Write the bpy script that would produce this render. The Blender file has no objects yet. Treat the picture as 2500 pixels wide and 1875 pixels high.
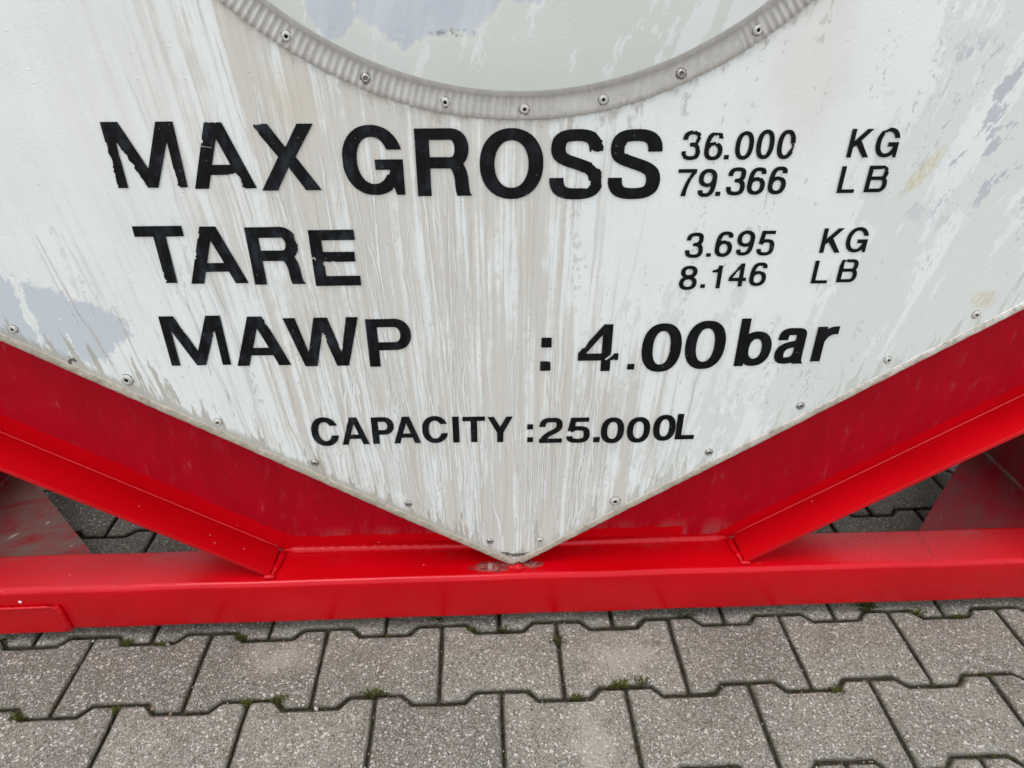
import bpy, bmesh, math, random
from mathutils import Vector, Matrix
from mathutils.geometry import tessellate_polygon
R = math.radians
random.seed(7)
scene = bpy.context.scene
COL = scene.collection

# ------------------------------------------------------------------ camera
cam_data = bpy.data.cameras.new("camera")
cam_data.sensor_width = 36.0
cam_data.lens = 24.48
cam_data.clip_start = 0.02
cam_data.clip_end = 2000.0
camera = bpy.data.objects.new("camera", cam_data)
COL.objects.link(camera)
camera.location = (-0.0464, -0.76828, 0.99112)
camera.rotation_euler = (R(59.3786), R(-0.0931), R(-2.4102))
scene.camera = camera

# ------------------------------------------------------------------ sky, sun, exposure (bright overcast day)
SUN_EL, SUN_AZ = 72.0, 250.0          # degrees; azimuth clockwise from +Y
world = bpy.data.worlds.new("World")
scene.world = world
world.use_nodes = True
wn = world.node_tree.nodes
wl = world.node_tree.links
sky = wn.new("ShaderNodeTexSky")
sky.sky_type = 'NISHITA'
sky.sun_disc = False
sky.sun_elevation = R(SUN_EL)
sky.sun_rotation = R(SUN_AZ)
sky.air_density = 1.0
sky.dust_density = 1.6
sky.ozone_density = 1.0
hsv = wn.new("ShaderNodeHueSaturation")      # cloud cover: almost no blue left
hsv.inputs["Saturation"].default_value = 0.12
hsv.inputs["Value"].default_value = 1.0
wl.new(sky.outputs[0], hsv.inputs["Color"])
cloud = wn.new("ShaderNodeMix"); cloud.data_type = 'RGBA'      # an even white cloud deck over the clear-sky model
cloud.inputs[0].default_value = 0.75
cloud.inputs[7].default_value = (6.9, 7.0, 7.2, 1.0)
wl.new(hsv.outputs[0], cloud.inputs[6])
wl.new(cloud.outputs[2], wn["Background"].inputs["Color"])
wn["Background"].inputs["Strength"].default_value = 0.15

sun_data = bpy.data.lights.new("sun", 'SUN')
sun_data.energy = 1.2
sun_data.angle = R(35)
sun_data.color = (1.0, 0.97, 0.93)
sun = bpy.data.objects.new("sun", sun_data)
COL.objects.link(sun)
_d = Vector((math.sin(R(SUN_AZ)) * math.cos(R(SUN_EL)), math.cos(R(SUN_AZ)) * math.cos(R(SUN_EL)), math.sin(R(SUN_EL))))
sun.rotation_euler = _d.to_track_quat('Z', 'Y').to_euler()
sun.location = _d * 20

scene.view_settings.view_transform = 'Standard'
scene.view_settings.look = 'None'
scene.view_settings.gamma = 1.0
scene.view_settings.use_curve_mapping = False
scene.view_settings.exposure = 0.55

scene.cycles.use_adaptive_sampling = True
scene.cycles.adaptive_threshold = 0.02
scene.cycles.max_bounces = 5
scene.cycles.diffuse_bounces = 3
scene.cycles.glossy_bounces = 3

# ------------------------------------------------------------------ helpers
def obj(name, me, mats, parent=None, loc=(0, 0, 0)):
    if isinstance(me, bmesh.types.BMesh):
        bm = me
        me = bpy.data.meshes.new(name)
        bmesh.ops.recalc_face_normals(bm, faces=bm.faces[:])
        bm.to_mesh(me)
        bm.free()
    for m in (mats if isinstance(mats, (list, tuple)) else [mats]):
        me.materials.append(m)
    o = bpy.data.objects.new(name, me)
    COL.objects.link(o)
    o.location = loc
    if parent is not None:
        o.parent = parent
    return o

def smooth(o, angle=40):
    me = o.data
    for p in me.polygons:
        p.use_smooth = True
    bm = bmesh.new(); bm.from_mesh(me)
    for e in bm.edges:
        if len(e.link_faces) == 2 and e.calc_face_angle(0) > R(angle):
            e.smooth = False
    bm.to_mesh(me); bm.free()
    return o

def prism(pts, axis, a0, a1, bevel=0.0, seg=2):
    """extrude a 2-D polygon: axis 'y' takes (x, z) points, 'x' takes (y, z), 'z' takes (x, y)"""
    bm = bmesh.new()
    def P(p, a):
        return {'y': (p[0], a, p[1]), 'x': (a, p[0], p[1]), 'z': (p[0], p[1], a)}[axis]
    v0 = [bm.verts.new(P(p, a0)) for p in pts]
    v1 = [bm.verts.new(P(p, a1)) for p in pts]
    n = len(pts)
    bm.faces.new(v0); bm.faces.new(v1[::-1])
    for i in range(n):
        bm.faces.new((v0[i], v0[(i + 1) % n], v1[(i + 1) % n], v1[i]))
    bmesh.ops.recalc_face_normals(bm, faces=bm.faces[:])
    if bevel:
        bmesh.ops.bevel(bm, geom=bm.edges[:], offset=bevel, segments=seg, profile=0.5, affect='EDGES')
    return bm

def box(x0, x1, y0, y1, z0, z1, bevel=0.0, seg=2):
    return prism([(x0, z0), (x1, z0), (x1, z1), (x0, z1)], 'y', y0, y1, bevel, seg)

def grid_mesh(rows, closed=False):
    """rows: list of lists of points"""
    bm = bmesh.new()
    vs = [[bm.verts.new(p) for p in r] for r in rows]
    m = len(vs[0])
    for i in range(len(vs) - 1):
        for j in range(m if closed else m - 1):
            bm.faces.new((vs[i][j], vs[i][(j + 1) % m], vs[i + 1][(j + 1) % m], vs[i + 1][j]))
    return bm

def bead(path, r, rng, sides=7, step=0.004, flat=1.0, jit=0.25):
    """a lumpy weld bead swept along a polyline"""
    pts = []
    for a, b in zip(path[:-1], path[1:]):
        a, b = Vector(a), Vector(b)
        n = max(2, int((b - a).length / step))
        pts += [a.lerp(b, i / n) for i in range(n)]
    pts.append(Vector(path[-1]))
    rows = []
    for i, p in enumerate(pts):
        t = (pts[min(i + 1, len(pts) - 1)] - pts[max(i - 1, 0)]).normalized()
        s = t.cross(Vector((0, -0.6, 0.8))).normalized()
        u = s.cross(t)
        e = min(1.0, 0.35 + 0.65 * min(i, len(pts) - 1 - i) / 3.0)
        rr = r * e * (1 + jit * (rng.random() - 0.5) + 0.10 * math.sin(i * 2.1))
        rows.append([p + (s * math.cos(k * 2 * math.pi / sides) + u * math.sin(k * 2 * math.pi / sides) * flat) * rr for k in range(sides)])
    bm = grid_mesh(rows, True)
    bm.verts.ensure_lookup_table()
    n = len(bm.verts)
    bm.faces.new(bm.verts[:sides]); bm.faces.new(bm.verts[n - sides:][::-1])
    return bm

def tag(o, label=None, category=None, kind=None, group=None):
    for k, v in (("label", label), ("category", category), ("kind", kind), ("group", group)):
        if v: o[k] = v
    return o

class NG:
    """tiny node-graph builder"""
    def __init__(self, name):
        self.mat = bpy.data.materials.new(name)
        self.mat.use_nodes = True
        self.nt = self.mat.node_tree
        self.bsdf = self.nt.nodes["Principled BSDF"]
        tc = self.nt.nodes.new("ShaderNodeTexCoord")
        self.co = tc.outputs["Object"]
        sp = self.nt.nodes.new("ShaderNodeSeparateXYZ")
        self.nt.links.new(self.co, sp.inputs[0])
        self.x, self.y, self.z = sp.outputs
    def put(self, sock, v):
        if isinstance(v, bpy.types.NodeSocket): self.nt.links.new(v, sock)
        elif isinstance(v, (tuple, list)) and len(v) == 3 and sock.type == 'RGBA': sock.default_value = (*v, 1)
        else: sock.default_value = v
    def m(self, op, a, b=0.0, c=0.0, clamp=False):
        n = self.nt.nodes.new("ShaderNodeMath"); n.operation = op; n.use_clamp = clamp
        self.put(n.inputs[0], a); self.put(n.inputs[1], b)
        if op in ('MULTIPLY_ADD', 'SMOOTH_MIN', 'SMOOTH_MAX', 'COMPARE'): self.put(n.inputs[2], c)
        return n.outputs[0]
    def add(self, a, b): return self.m('ADD', a, b)
    def sub(self, a, b): return self.m('SUBTRACT', a, b)
    def mul(self, a, b): return self.m('MULTIPLY', a, b)
    def mad(self, a, b, c): return self.m('MULTIPLY_ADD', a, b, c)
    def vec(self, x=0.0, y=0.0, z=0.0):
        n = self.nt.nodes.new("ShaderNodeCombineXYZ")
        for i, v in enumerate((x, y, z)): self.put(n.inputs[i], v)
        return n.outputs[0]
    def noise(self, v=None, scale=5.0, detail=2.0, rough=0.5, dist=0.0, lac=2.0):
        n = self.nt.nodes.new("ShaderNodeTexNoise")
        self.put(n.inputs["Vector"], v if v is not None else self.co)
        n.inputs["Scale"].default_value = scale; n.inputs["Detail"].default_value = detail
        n.inputs["Roughness"].default_value = rough; n.inputs["Distortion"].default_value = dist
        n.inputs["Lacunarity"].default_value = lac
        return n.outputs["Fac"]
    def voro(self, v=None, scale=5.0, feature='F1', out="Color", rnd=1.0):
        n = self.nt.nodes.new("ShaderNodeTexVoronoi"); n.feature = feature
        self.put(n.inputs["Vector"], v if v is not None else self.co)
        n.inputs["Scale"].default_value = scale; n.inputs["Randomness"].default_value = rnd
        return n.outputs[out]
    def ss(self, v, a, b):
        n = self.nt.nodes.new("ShaderNodeMapRange"); n.interpolation_type = 'SMOOTHSTEP'
        self.put(n.inputs[0], v); n.inputs[1].default_value = a; n.inputs[2].default_value = b
        return n.outputs[0]
    def lin(self, v, a, b, c=0.0, d=1.0):
        n = self.nt.nodes.new("ShaderNodeMapRange")
        self.put(n.inputs[0], v); n.inputs[1].default_value = a; n.inputs[2].default_value = b
        n.inputs[3].default_value = c; n.inputs[4].default_value = d
        return n.outputs[0]
    def mix(self, f, a, b):
        n = self.nt.nodes.new("ShaderNodeMix"); n.data_type = 'RGBA'
        self.put(n.inputs[0], f); self.put(n.inputs[6], a); self.put(n.inputs[7], b)
        return n.outputs[2]
    def ell(self, cx, cz, rx, rz, nz, amp, soft=0.12, a=None, b=None):
        """soft-edged ellipse mask in (x, z) whose rim is pushed about by a noise socket"""
        a = self.x if a is None else a; b = self.z if b is None else b
        dx = self.mul(self.sub(a, cx), 1.0 / rx); dz = self.mul(self.sub(b, cz), 1.0 / rz)
        d = self.m('SQRT', self.add(self.mul(dx, dx), self.mul(dz, dz)))
        d = self.mad(self.sub(nz, 0.5), amp, d)
        return self.sub(1.0, self.ss(d, 1.0 - soft, 1.0 + soft))
    def random(self):
        n = self.nt.nodes.new("ShaderNodeObjectInfo"); return n.outputs["Random"]
    def bump(self, h, strength, dist, prev=None):
        n = self.nt.nodes.new("ShaderNodeBump"); n.inputs["Strength"].default_value = strength
        n.inputs["Distance"].default_value = dist; self.put(n.inputs["Height"], h)
        if prev is not None: self.nt.links.new(prev, n.inputs["Normal"])
        return n.outputs[0]
    def done(self, color, rough=0.5, normal=None, spec=0.5, metal=0.0, tint=None):
        if tint: self.bsdf.inputs["Specular Tint"].default_value = (*tint, 1)
        self.put(self.bsdf.inputs["Base Color"], color); self.put(self.bsdf.inputs["Roughness"], rough)
        self.put(self.bsdf.inputs["Metallic"], metal); self.bsdf.inputs["Specular IOR Level"].default_value = spec
        if normal is not None: self.nt.links.new(normal, self.bsdf.inputs["Normal"])
        return self.mat

# ------------------------------------------------------------------ materials
def mat_plate():
    g = NG("weathered_white_paint")
    x, z = g.x, g.z
    D = 3.2
    u0 = g.mul(x, g.m('DIVIDE', D + 0.6, g.add(z, D)))
    wob = g.noise(g.vec(g.mul(u0, 13.0), 0.0, g.mul(z, 9.0)), 1.0, 3.0, 0.6)
    u = g.mad(g.sub(wob, 0.5), 0.007, u0)
    rag = g.noise(g.vec(g.mul(x, 75.0), 1.0, g.mul(z, 48.0)), 1.0, 5.0, 0.75)      # ragged paint edges
    rg = g.sub(rag, 0.5)
    fine = g.noise(g.vec(g.mul(u, 260.0), 2.0, g.mul(z, 110.0)), 1.0, 3.0, 0.7)
    # --- where rain has left dirt: a broad band under the collar, thinning out to both sides
    band = g.sub(1.0, g.ss(g.m('ABSOLUTE', g.add(u0, 0.13)), 0.12, 0.34))
    low = g.mul(g.sub(1.0, g.ss(g.m('ABSOLUTE', g.add(u0, 0.05)), 0.20, 0.42)), g.sub(1.0, g.ss(z, 0.42, 0.66)))
    leftw = g.mul(g.sub(1.0, g.ss(u0, -0.50, -0.26)), g.sub(1.0, g.ss(z, 0.70, 0.80)))
    bias = g.add(g.m('MAXIMUM', band, low), g.mul(leftw, 0.30))
    s1 = g.noise(g.vec(g.mul(u, 52.0), 7.0, g.mul(z, 1.7)), 1.0, 4.0, 0.6)
    s2 = g.noise(g.vec(g.mul(u, 165.0), 9.0, g.mul(z, 3.6)), 1.0, 3.0, 0.65)
    st = g.add(g.add(g.mul(s1, 0.58), g.mul(s2, 0.42)), g.mul(rg, 0.16))
    blot = g.noise(g.vec(g.mul(x, 17.0), 71.0, g.mul(z, 8.0)), 1.0, 4.0, 0.65)
    dirt = g.mul(g.ss(g.add(g.mad(bias, 0.145, st), g.mul(g.sub(blot, 0.5), 0.28)), 0.555, 0.665), g.lin(bias, 0.0, 0.7, 0.1, 1.0))
    dirt2 = g.mul(g.ss(g.add(s2, g.mul(g.sub(fine, 0.5), 0.3)), 0.50, 0.64), g.lin(bias, 0.05, 0.8, 0.0, 1.0))
    # --- top coat worn through to a grey-green undercoat, mostly on the right
    us = g.add(u, g.mul(z, -0.13))
    wst = g.noise(g.vec(g.mul(us, 20.0), 31.0, g.mul(z, 3.6)), 1.0, 4.0, 0.62)
    ww = g.add(g.mul(g.ss(x, 0.38, 0.47), 0.20), g.mul(g.mul(g.ss(x, 0.04, 0.16), g.sub(1.0, g.ss(z, 0.60, 0.70))), 0.125))
    wear = g.ss(g.add(g.add(ww, wst), g.mul(rg, 0.42)), 0.645, 0.67)
    spk = g.noise(g.vec(g.mul(x, 170.0), 37.0, g.mul(z, 100.0)), 1.0, 2.0, 0.55)
    spk_z = g.noise(g.vec(g.mul(u, 46.0), 39.0, g.mul(z, 5.0)), 1.0, 2.0, 0.5)
    spots = g.ss(g.mad(g.ss(spk_z, 0.50, 0.72), 0.17, spk), 0.70, 0.72)
    spots = g.mul(spots, g.m('MAXIMUM', g.ss(x, -0.05, 0.10), g.sub(1.0, g.ss(z, 0.62, 0.70))))
    # streaks of surviving white inside the worn zone
    keep = g.noise(g.vec(g.mul(us, 30.0), 44.0, g.mul(z, 2.6)), 1.0, 3.0, 0.6)
    wear = g.mul(wear, g.sub(1.0, g.ss(g.add(keep, g.mul(rg, 0.24)), 0.595, 0.625)))
    # --- bare blue-grey sheet where everything has come off
    b1 = g.ell(-0.675, 0.590, 0.125, 0.062, g.add(g.mul(rag, 0.6), g.mul(wob, 0.4)), 1.5, 0.04, a=g.add(x, g.mul(g.sub(z, 0.6), 0.75)))
    b1 = g.mul(b1, g.sub(1.0, g.ss(g.add(keep, g.mul(rg, 0.5)), 0.60, 0.62)))
    b2n = g.noise(g.vec(g.mul(g.add(x, g.mul(z, -0.35)), 34.0), 51.0, g.mul(z, 20.0)), 1.0, 5.0, 0.68)
    b2 = g.mul(g.ss(b2n, 0.550, 0.58), g.mul(g.ss(x, 0.47, 0.53), g.mul(g.ss(z, 0.68, 0.76), g.sub(1.0, g.ss(z, 0.90, 0.95)))))
    # --- ochre stains
    y1 = g.mul(g.ell(0.508, 0.775, 0.010, 0.026, rag, 2.2, 0.3, a=g.add(x, g.mul(g.sub(z, 0.775), -0.55))), g.ss(fine, 0.35, 0.6))
    y2 = g.mul(g.ell(0.650, 0.598, 0.018, 0.013, rag, 2.2, 0.3), g.ss(fine, 0.35, 0.6))
    y3 = g.ell(-0.262, 0.862, 0.024, 0.024, rag, 1.2, 0.6)
    # --- grime creeping up from the lower edge
    edge = g.sub(z, g.mad(g.m('ABSOLUTE', x), 0.648, 0.126))
    gn = g.noise(g.vec(g.mul(u, 75.0), 61.0, g.mul(z, 9.0)), 1.0, 4.0, 0.65)
    grime = g.sub(1.0, g.ss(g.add(g.sub(edge, g.mul(g.ss(gn, 0.46, 0.75), 0.085)), g.mul(rg, 0.02)), -0.002, 0.012))
    grime = g.mul(grime, g.lin(x, -0.1, 0.35, 1.0, 0.45))
    # grime under the collar lip
    zc = g.sub(z, 1.325)
    rr = g.m('SQRT', g.add(g.mul(x, x), g.mul(zc, zc)))
    lip = g.mul(g.sub(1.0, g.ss(g.sub(rr, g.mul(g.ss(gn, 0.5, 0.8), 0.05)), 0.484, 0.495)), g.ss(rag, 0.42, 0.60))
    pink = g.mul(g.ell(0.335, 0.90, 0.045, 0.09, wob, 1.4, 0.7), 0.45)
    warm = g.mul(g.ell(-0.40, 0.86, 0.16, 0.14, wob, 1.0, 0.8), 0.5)
    c = g.mix(g.ss(wob, 0.3, 0.7), (0.735, 0.785, 0.778), (0.785, 0.82, 0.812))
    c = g.mix(g.mul(warm, g.ss(s1, 0.35, 0.6)), c, (0.70, 0.68, 0.66))
    c = g.mix(pink, c, (0.69, 0.63, 0.60))
    c = g.mix(g.mul(wear, g.lin(fine, 0.3, 0.7, 0.6, 0.95)), c, (0.655, 0.69, 0.668))
    c = g.mix(g.mul(dirt, 0.85), c, (0.585, 0.562, 0.515))
    c = g.mix(g.mul(dirt2, 0.26), c, (0.47, 0.445, 0.395))
    c = g.mix(g.mul(spots, 0.7), c, (0.53, 0.535, 0.515))
    c = g.mix(g.mul(b1, 0.9), c, (0.515, 0.565, 0.615))
    c = g.mix(g.mul(b2, 0.8), c, (0.43, 0.465, 0.52))
    c = g.mix(g.mul(y1, 0.5), c, (0.56, 0.46, 0.16))
    c = g.mix(g.mul(y2, 0.45), c, (0.56, 0.45, 0.22))
    c = g.mix(g.mul(y3, 0.35), c, (0.60, 0.53, 0.38))
    c = g.mix(g.mul(lip, 0.6), c, (0.36, 0.33, 0.29))
    c = g.mix(g.mul(grime, 0.72), c, (0.36, 0.335, 0.275))
    pim = g.voro(None, 95.0, 'F1', "Distance")
    pick = g.voro(None, 95.0, 'F1', "Color")
    sp = g.nt.nodes.new("ShaderNodeSeparateColor"); g.nt.links.new(pick, sp.inputs[0])
    pimples = g.mul(g.sub(1.0, g.ss(pim, 0.05, 0.16)), g.ss(sp.outputs[0], 0.86, 0.90))
    n = g.bump(g.add(pimples, g.mul(g.noise(None, 240.0, 2.0, 0.6), 0.5)), 0.5, 0.0012)
    return g.done(c, 0.5, n, 0.3)

def mat_head():
    g = NG("worn_tank_head_paint")
    x, z = g.x, g.z
    rag = g.noise(g.vec(g.mul(x, 50.0), 1.0, g.mul(z, 40.0)), 1.0, 6.0, 0.7)
    rag2 = g.noise(g.vec(g.mul(x, 16.0), 4.0, g.mul(z, 14.0)), 1.0, 5.0, 0.65)
    s = g.noise(g.vec(g.mul(g.add(x, g.mul(z, -0.35)), 34.0), 3.0, g.mul(z, 9.0)), 1.0, 4.0, 0.6)
    big = g.noise(None, 5.0, 3.0, 0.5)
    c = g.mix(g.ss(big, 0.35, 0.65), (0.635, 0.67, 0.63), (0.68, 0.71, 0.685))
    wz = g.ss(x, 0.03, 0.22)
    white = g.ss(g.add(g.mad(wz, 0.13, s), g.mul(g.sub(rag, 0.5), 0.34)), 0.585, 0.62)
    white = g.mul(white, g.ss(z, 0.87, 0.90))
    c = g.mix(g.mul(white, 0.95), c, (0.745, 0.775, 0.775))
    b = g.m('MAXIMUM', g.ell(-0.105, 0.985, 0.082, 0.062, rag2, 1.3, 0.05), g.ell(-0.205, 0.985, 0.028, 0.055, rag2, 1.4, 0.06))
    b = g.m('MAXIMUM', b, g.ell(0.01, 1.01, 0.03, 0.05, rag2, 1.4, 0.05))
    rim = g.sub(g.ell(-0.105, 0.985, 0.090, 0.070, rag2, 1.3, 0.05), b)
    c = g.mix(g.m('MULTIPLY', rim, 0.5, clamp=True), c, (0.73, 0.74, 0.70))
    c = g.mix(g.mul(b, 0.9), c, g.mix(g.ss(s, 0.3, 0.7), (0.50, 0.55, 0.63), (0.60, 0.645, 0.70)))
    k = g.mul(g.ell(-0.075, 0.9335, 0.03, 0.005, rag, 2.2, 0.2), g.ss(rag, 0.5, 0.6))
    c = g.mix(g.mul(k, 0.8), c, (0.16, 0.16, 0.16))
    n = g.bump(g.noise(None, 240.0, 2.0, 0.6), 0.3, 0.001)
    return g.done(c, 0.45, n, 0.35)

def mat_collar():
    g = NG("dirty_collar_paint")
    x, z = g.x, g.z
    rag = g.noise(g.vec(g.mul(x, 70.0), 1.0, g.mul(z, 45.0)), 1.0, 6.0, 0.7)
    s = g.noise(g.vec(g.mul(x, 90.0), 3.0, g.mul(z, 20.0)), 1.0, 4.0, 0.6)
    rr = g.m('SQRT', g.add(g.mul(x, x), g.mul(g.sub(z, 1.325), g.sub(z, 1.325))))
    c = g.mix(g.ss(s, 0.3, 0.7), (0.47, 0.46, 0.435), (0.58, 0.57, 0.545))
    # shade of the inner crease painted into the colour; road dirt at outer lip
    crease_shade = g.sub(1.0, g.ss(g.m('ABSOLUTE', g.sub(rr, 0.4585)), 0.002, 0.012))
    out = g.ss(g.add(rr, g.mul(g.sub(rag, 0.5), 0.010)), 0.477, 0.486)
    smut = g.ss(g.add(rag, g.mul(g.ss(x, 0.05, 0.25), 0.10)), 0.50, 0.60)
    c = g.mix(g.mul(smut, 0.30), c, (0.36, 0.345, 0.32))
    c = g.mix(g.mul(crease_shade, 0.40), c, (0.36, 0.35, 0.325))
    c = g.mix(g.mul(out, 0.30), c, (0.36, 0.33, 0.29))
    white = g.mul(g.ss(rag, 0.60, 0.64), 0.4)
    c = g.mix(white, c, (0.70, 0.70, 0.68))
    n = g.bump(g.noise(None, 220.0, 3.0, 0.6), 0.3, 0.001)
    return g.done(c, 0.5, n, 0.3)

def mat_rim():
    g = NG("grimy_cream_edge")
    x, z = g.x, g.z
    a = g.noise(g.vec(g.mul(x, 40.0), 0.0, g.mul(z, 40.0)), 1.0, 5.0, 0.65)
    b = g.noise(None, 160.0, 4.0, 0.65)
    up = g.ss(x, 0.05, 0.75)
    c = g.mix(g.ss(a, 0.3, 0.7), (0.37, 0.335, 0.27), (0.55, 0.51, 0.43))
    c = g.mix(g.mul(up, g.ss(a, 0.3, 0.6)), c, (0.73, 0.72, 0.68))
    c = g.mix(g.mul(g.ss(b, 0.50, 0.66), 0.6), c, (0.26, 0.225, 0.17))
    c = g.mix(g.mul(g.ss(b, 0.33, 0.28), 0.0), c, (0.7, 0.69, 0.66))
    crack = g.voro(g.vec(g.mul(x, 60.0), 0.0, g.mul(z, 60.0)), 1.0, 'DISTANCE_TO_EDGE', "Distance")
    c = g.mix(g.mul(g.sub(1.0, g.ss(crack, 0.01, 0.04)), g.mul(up, 0.6)), c, (0.42, 0.38, 0.30))
    return g.done(c, 0.6, g.bump(b, 0.4, 0.001), 0.3)

RED = (0.56, 0.0015, 0.003)
def mat_red(name, wrinkle=0.0, dirt=0.0, rough=0.26, scratches=0.0):
    g = NG(name)
    x, y, z = g.x, g.y, g.z
    big = g.noise(None, 6.0, 3.0, 0.5)
    c = g.mix(g.ss(big, 0.3, 0.7), (0.47, 0.0001, 0.0032), (0.53, 0.0002, 0.0045))
    f = g.noise(None, 120.0, 3.0, 0.6)
    h = g.add(g.mul(f, 0.35), g.mul(g.noise(None, 18.0, 2.0, 0.5), 1.2))
    if wrinkle:
        wv = g.vec(g.mul(g.add(x, g.mul(y, 0.7)), 150.0), g.mul(g.sub(y, g.mul(x, 0.35)), 420.0), g.mul(z, 120.0))
        wr = g.noise(wv, 1.0, 3.0, 0.6, 0.6)
        far = g.ss(g.m('ABSOLUTE', x), 0.45, 0.70)
        h = g.add(h, g.mul(g.mul(wr, far), 1.6 * wrinkle))
    n = g.bump(h, 0.35, 0.0012)
    if scratches:
        sv = g.vec(g.mul(x, 22.0), g.mul(y, 60.0), g.mul(z, 110.0))
        sc = g.mul(g.ss(g.noise(sv, 1.0, 5.0, 0.75, 1.4), 0.66, 0.69), g.ss(g.noise(None, 9.0, 2.0, 0.5), 0.52, 0.62))
        c = g.mix(g.mul(sc, scratches), c, (0.62, 0.09, 0.08))
    cell = g.voro(None, 85.0, 'F1', "Distance"); cc = g.voro(None, 85.0, 'F1', "Color")
    sc_ = g.nt.nodes.new("ShaderNodeSeparateColor"); g.nt.links.new(cc, sc_.inputs[0])
    nick = g.sub(1.0, g.ss(g.add(cell, g.mul(g.sub(f, 0.5), 0.25)), 0.07, 0.13))
    c = g.mix(g.mul(nick, g.mul(g.ss(sc_.outputs[0], 0.955, 0.96), 0.8)), c, (0.09, 0.012, 0.014))
    c = g.mix(g.mul(nick, g.mul(g.ss(sc_.outputs[1], 0.965, 0.97), 0.7)), c, (0.60, 0.25, 0.24))
    if dirt:
        d = g.noise(g.vec(g.mul(x, 18.0), g.mul(y, 18.0), g.mul(z, 18.0)), 1.0, 6.0, 0.7)
        c = g.mix(g.mul(g.ss(d, 0.56, 0.72), dirt), c, (0.30, 0.11, 0.10))
    g.xr = rough
    return g, c, n

def mat_web():
    g, c, n = mat_red("old_red_paint", rough=0.35)
    x, z = g.x, g.z
    ax = g.m('ABSOLUTE', x)
    u = g.add(x, g.mul(z, 0.0))
    d1 = g.noise(g.vec(g.mul(x, 24.0), 0.0, g.mul(z, 8.0)), 1.0, 6.0, 0.72)
    d2 = g.noise(g.vec(g.mul(x, 60.0), 4.0, g.mul(z, 22.0)), 1.0, 5.0, 0.7)
    old = g.mix(g.ss(d1, 0.35, 0.65), (0.35, 0.0002, 0.0075), (0.41, 0.0004, 0.0105))
    old = g.mix(g.mul(g.ss(d2, 0.54, 0.72), 0.5), old, (0.36, 0.030, 0.042))
    old = g.mix(g.mul(g.mul(g.ss(d2, 0.60, 0.66), g.ss(d1, 0.48, 0.60)), 0.25), old, (0.38, 0.10, 0.11))
    low = g.sub(1.0, g.ss(z, 0.140, 0.172))
    old = g.mix(g.mul(g.mul(low, g.ss(d1, 0.42, 0.6)), 0.55), old, (0.28, 0.075, 0.075))
    cell = g.voro(None, 120.0, 'F1', "Distance"); cc = g.voro(None, 120.0, 'F1', "Color")
    sp = g.nt.nodes.new("ShaderNodeSeparateColor"); g.nt.links.new(cc, sp.inputs[0])
    dots = g.mul(g.sub(1.0, g.ss(cell, 0.06, 0.16)), g.ss(sp.outputs[1], 0.955, 0.965))
    old = g.mix(g.mul(dots, 0.8), old, (0.62, 0.24, 0.22))
    # the newer coat along the flange and along the rail
    wob = g.mul(g.sub(g.noise(None, 30.0, 3.0, 0.6), 0.5), 0.010)
    droot = g.mul(g.sub(z, g.mad(ax, 0.663, -0.142)), 0.833)
    new1 = g.sub(1.0, g.ss(g.add(droot, wob), 0.026, 0.029))
    new2 = g.mul(g.sub(1.0, g.ss(g.add(z, wob), 0.146, 0.149)), g.sub(1.0, g.ss(g.add(x, wob), 0.296, 0.300)))
    new = g.m('MAXIMUM', new1, new2)
    c = g.mix(new, old, c)
    return g.done(c, g.lin(new, 0.0, 1.0, 0.50, 0.28), n, 0.35, 0.0, (1.0, 0.35, 0.42))

def mat_rail():
    g, c, n = mat_red("thick_gloss_red_paint", wrinkle=2.6, rough=0.2, scratches=0.8)
    x, y, z = g.x, g.y, g.z
    rag = g.noise(g.vec(g.mul(x, 90.0), g.mul(y, 90.0), g.mul(z, 60.0)), 1.0, 5.0, 0.7)
    # worn dusty film by the welds
    film = g.mul(g.ss(y, 0.112, 0.150), g.ss(g.noise(g.vec(g.mul(x, 14.0), g.mul(y, 30.0), 0.0), 1.0, 5.0, 0.7), 0.50, 0.66))
    film = g.mul(film, g.ss(z, 0.10, 0.112))
    c = g.mix(g.mul(film, 0.45), c, (0.32, 0.05, 0.045))
    # flaked paint on both sides of the plate's tip
    k1 = g.ell(-0.040, 0.096, 0.034, 0.012, rag, 3.2, 0.12, b=y)
    k2 = g.ell(0.024, 0.099, 0.020, 0.009, rag, 3.2, 0.12, b=y)
    k = g.m('MAXIMUM', k1, k2)
    c = g.mix(g.mul(k, 0.85), c, g.mix(g.ss(rag, 0.42, 0.58), (0.10, 0.014, 0.014), (0.24, 0.13, 0.11)))
    k3 = g.ell(-0.046, 0.098, 0.004, 0.009, rag, 2.5, 0.12, b=y)
    c = g.mix(g.mul(k3, 0.4), c, (0.50, 0.46, 0.44))
    # a crack in the paint on the right
    cr = g.m('ABSOLUTE', g.sub(g.sub(x, 0.715), g.add(g.mul(g.sub(g.noise(g.vec(0.0, g.mul(y, 70.0), 0.0), 1.0, 3.0, 0.7), 0.5), 0.030), g.mul(y, 0.10))))
    crack = g.mul(g.sub(1.0, g.ss(cr, 0.0005, 0.0016)), g.mul(g.ss(y, 0.083, 0.090), g.ss(z, 0.11, 0.114)))
    c = g.mix(crack, c, (0.20, 0.0, 0.004))
    return g.done(c, g.lin(k, 0.0, 1.0, 0.25, 0.6), n, 0.75, 0.0, (1.0, 0.36, 0.44))

def mat_simple_red(name, dirt=0.0, rough=0.3, wrinkle=0.0, scr=0.2):
    g, c, n = mat_red(name, wrinkle, dirt, rough, scr)
    return g.done(c, rough, n, 0.6, 0.0, (1.0, 0.50, 0.57))

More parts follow.
